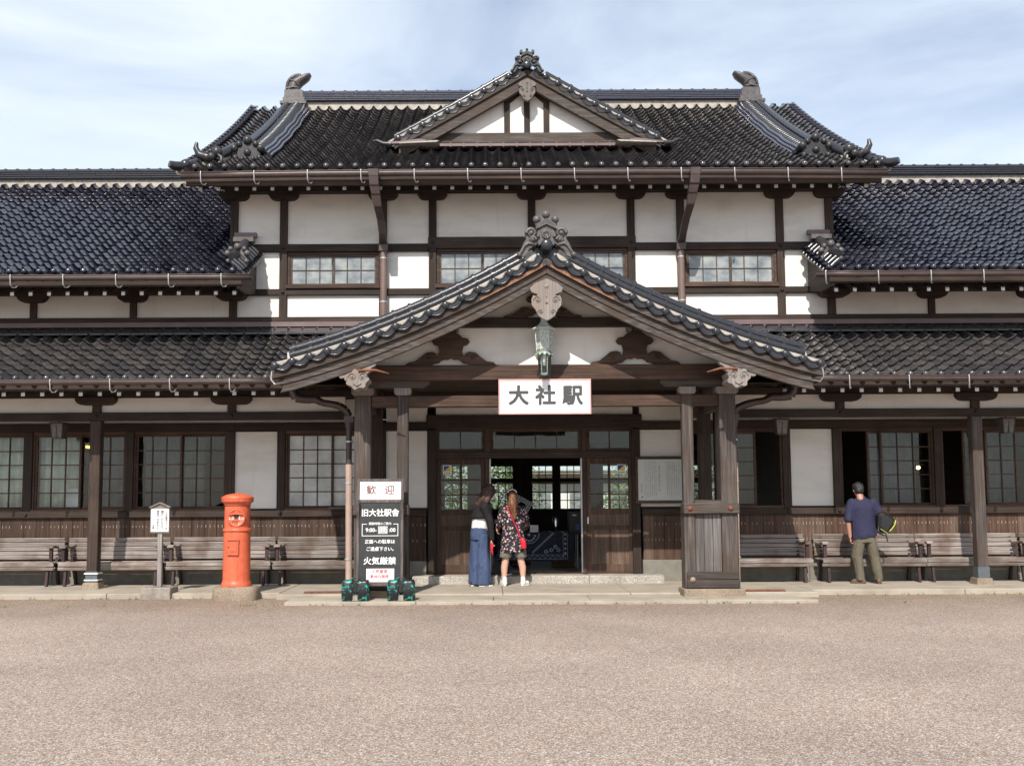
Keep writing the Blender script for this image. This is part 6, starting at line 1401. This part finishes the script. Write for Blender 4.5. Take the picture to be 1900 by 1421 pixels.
SBG = thing('shoulder_bag', 'small bright red shoulder bag on the hip of the woman in floral tunic', 'bag', (-.405,-.86,0)); b = MB(); b.loft([(.175,-.17,.635,.040,.025),(.175,-.172,.66,.050,.035),(.165,-.172,.76,.046,.034),(.155,-.17,.815,.030,.022)], 16); part('bag', b, REDP, SBG); b = MB(); b.tube([(.145,-.178,.81),(.165,-.205,.72),(.19,-.195,.67)], .012, 6); part('flap', b, REDP, SBG)
b = MB(); n = 14; pts = []
for i in range(n+1):
    f = i/n; pts.append((-.115+.245*f, -.115-.075*sin(min(1,f*1.6)*pi/2), 1.355-.54*f))
b.tube(pts, .0085, 6); part('strap', b, REDP, SBG)
# ---- man looking in at the window
M1 = thing('person', 'man in navy shirt and olive trousers peering through the open right window', 'person', (5.60, -.80, 0))
b = MB(); limb(b, [(0,0,.88),(0,0,1.08),(-.0,0,1.26)], [.11,.11,.105]); limb(b, [(-.16,0,1.345),(.16,0,1.335)], [.045,.045]); limb(b, [(-.015,.01,1.40),(-.035,.03,1.50)], [.066,.060])
hm3 = head(b, (-.05,.055,1.585), (.05,.92,-.38), (0,.36,.93), 1.0)
limb(b, [(-.19,0,1.335),(-.265,-.02,1.06),(-.235,.0,.80)], [.048,.042,.030]); hand(b, (-.235,.0,.80), (.08,.05,-1), (.3,.9,0), (.9,-.2,0), 1.02, 1.0)
limb(b, [(.19,0,1.335),(.30,-.02,1.12),(.27,.20,1.06)], [.055,.045,.032]); hand(b, (.27,.20,1.06), (.1,.9,-.4), (.3,.1,-.9), (.9,-.2,.2), 1.02, 1.1)
for s, fx in ((-1,-.085),(1,.23)): limb(b, [(s*.095,0,.86),(s*.11+fx*.2,.02,.47),(fx,.0,.08)], [.085,.062,.042])
fused(b, 'body', SKINM, M1, .007, 2); face(hm3, M1)
b = MB(); b.loft([(.01,0,.775,.205,.15),(.01,0,.83,.208,.155),(0,0,1.0,.200,.15),(0,0,1.18,.205,.15),(0,0,1.30,.205,.145),(-.01,0,1.40,.165,.11),(-.02,.01,1.46,.085,.08),(-.025,.015,1.485,.066,.066)], 26)
for i in range(len(b.v)): 
    x_, y_, z_ = b.v[i]
    if z_ < .80: b.v[i] = (x_, y_, z_+x_*.16)
limb(b, [(-.185,0,1.36),(-.235,-.01,1.22),(-.258,-.02,1.10)], [.088,.080,.074]); limb(b, [(.185,0,1.36),(.255,-.01,1.22),(.295,-.02,1.13)], [.088,.080,.072])
fused(b, 'shirt', NAVY, M1, .009, 3, .014, (8,8,5), seed=11)
b = MB()
for s, fx in ((-1,-.085),(1,.23)): b.loft([(fx*1.0,.0,.06,.072,.085),(fx*.98,.0,.14,.074,.088),(s*.10+fx*.28,.015,.45,.092,.10),(s*.092+.015,0,.72,.102,.118),(s*.07,0,.86,.095,.115)], 18)
b.loft([(.01,0,.70,.180,.135),(.01,0,.80,.176,.13),(.01,0,.90,.165,.12)], 22); fused(b, 'trousers', KHAKI, M1, .009, 3, .016, (11,11,4), seed=4)
b = MB(); hb(0,-.022,.046,.099,.97,1.02,.95,hm3); hb(0,-.055,-.015,.082,1.0,.85,1.05,hm3); hb(.03,.05,.09,.045,1,1,.7,hm3); fused(b, 'hair', HAIRK, M1, .007, 1, .014, (45,45,20), seed=8)
shoe(-.12,.02,.95,.27,SHOEN,M1,sole=SHOEN); shoe(.235,.03,-.25,.27,SHOEN,M1,sole=SHOEN)
BP = thing('backpack', 'black backpack with lime green zips held under the arm of the man', 'backpack', (5.60,-.90,.06)); b = MB()
pack = [(.205,1.10),(.28,1.185),(.44,1.085),(.475,1.03),(.455,.94),(.36,.81),(.31,.78),(.235,.82),(.19,.90)]
b.prism(pack, -.09, .11); part('body', b, BAGB, BP, .045); b = MB(); b.tube([(.478,-.095,1.02),(.458,-.10,.945),(.41,-.10,.875),(.365,-.098,.835)], .0065, 7); b2 = MB(); part('zip', b, plain('lime_zip', (.55,.72,.05), .5), BP); b = MB(); b.tube([(.215,-.098,.875),(.27,-.10,.835),(.325,-.098,.80)], .005, 7); part('zip', b, plain('lime_zip_b', (.50,.60,.08), .5), BP)
b = MB(); b.tube([(.30,-.09,.80),(.31,-.10,.73),(.325,-.10,.69),(.315,-.1,.66)], .012, 6); b.tube([(.20,-.05,.90),(.18,-.08,.85),(.20,-.09,.79),(.28,-.09,.76)], .014, 6); part('strap', b, BAGB, BP)
# ---- attendant sitting in the dark behind the table
M2 = thing('person', 'seated attendant with dark hair and dark clothes behind the doorway table', 'person', (-.17, 2.55, .125))
b = MB(); limb(b, [(0,0,.45),(0,0,.72),(0,0,.92)], [.14,.13,.13]); limb(b, [(-.15,0,.98),(.15,0,.98)], [.05,.05]); limb(b, [(0,0,.98),(0,-.02,1.06)], [.06,.05]); hm4 = head(b, (.02,-.06,1.13), (.15,-.9,-.5), (0,-.45,.9), .95)
for s in (-1,1): limb(b, [(s*.17,0,.96),(s*.22,-.08,.72),(s*.10,-.33,.74)], [.045,.04,.027]); hand(b, (s*.10,-.33,.74), (-s*.3,-1,0), (-s*.9,.2,.1), (0,0,-1), .95, .5); limb(b, [(s*.09,0,.45),(s*.12,-.42,.46),(s*.12,-.40,.05)], [.08,.06,.04]); b.box(s*.12-.04, s*.12+.04, -.52, -.36, 0, .06)
fused(b, 'body', SKIN, M2, .009, 2); face(hm4, M2, .95)
b = MB(); b.loft([(0,0,.42,.17,.14),(0,0,.7,.16,.13),(0,0,.9,.17,.13),(0,0,1.0,.13,.09),(0,0,1.03,.06,.06)], 20)
for s in (-1,1): limb(b, [(s*.165,0,.96),(s*.22,-.08,.73),(s*.13,-.27,.745)], [.06,.055,.042])
fused(b, 'jacket', CARD, M2, .010, 2); b = MB(); hb(0,-.02,.05,.10,1,1.05,.95,hm4); hb(0,-.06,-.02,.09,1,.8,1.1,hm4); fused(b, 'hair', HAIRK, M2, .009, 2)
CH = thing('chair', 'plain dark wooden chair under the seated attendant', 'chair', (-.17, 2.58, .125)); part('seat', MB().box(-.2,.2,-.2,.2,.37,.41), BRX, CH, .005); part('backrest', MB().box(-.2,.2,.2,.23,.5,.85), BRX, CH, .005)
for x in (-.18,.18):
    for y in (-.18,.18): part('leg', MB().box(x-.018,x+.018,y-.018,y+.018,0,.37 if y < 0 else .85), BRZ, CH)
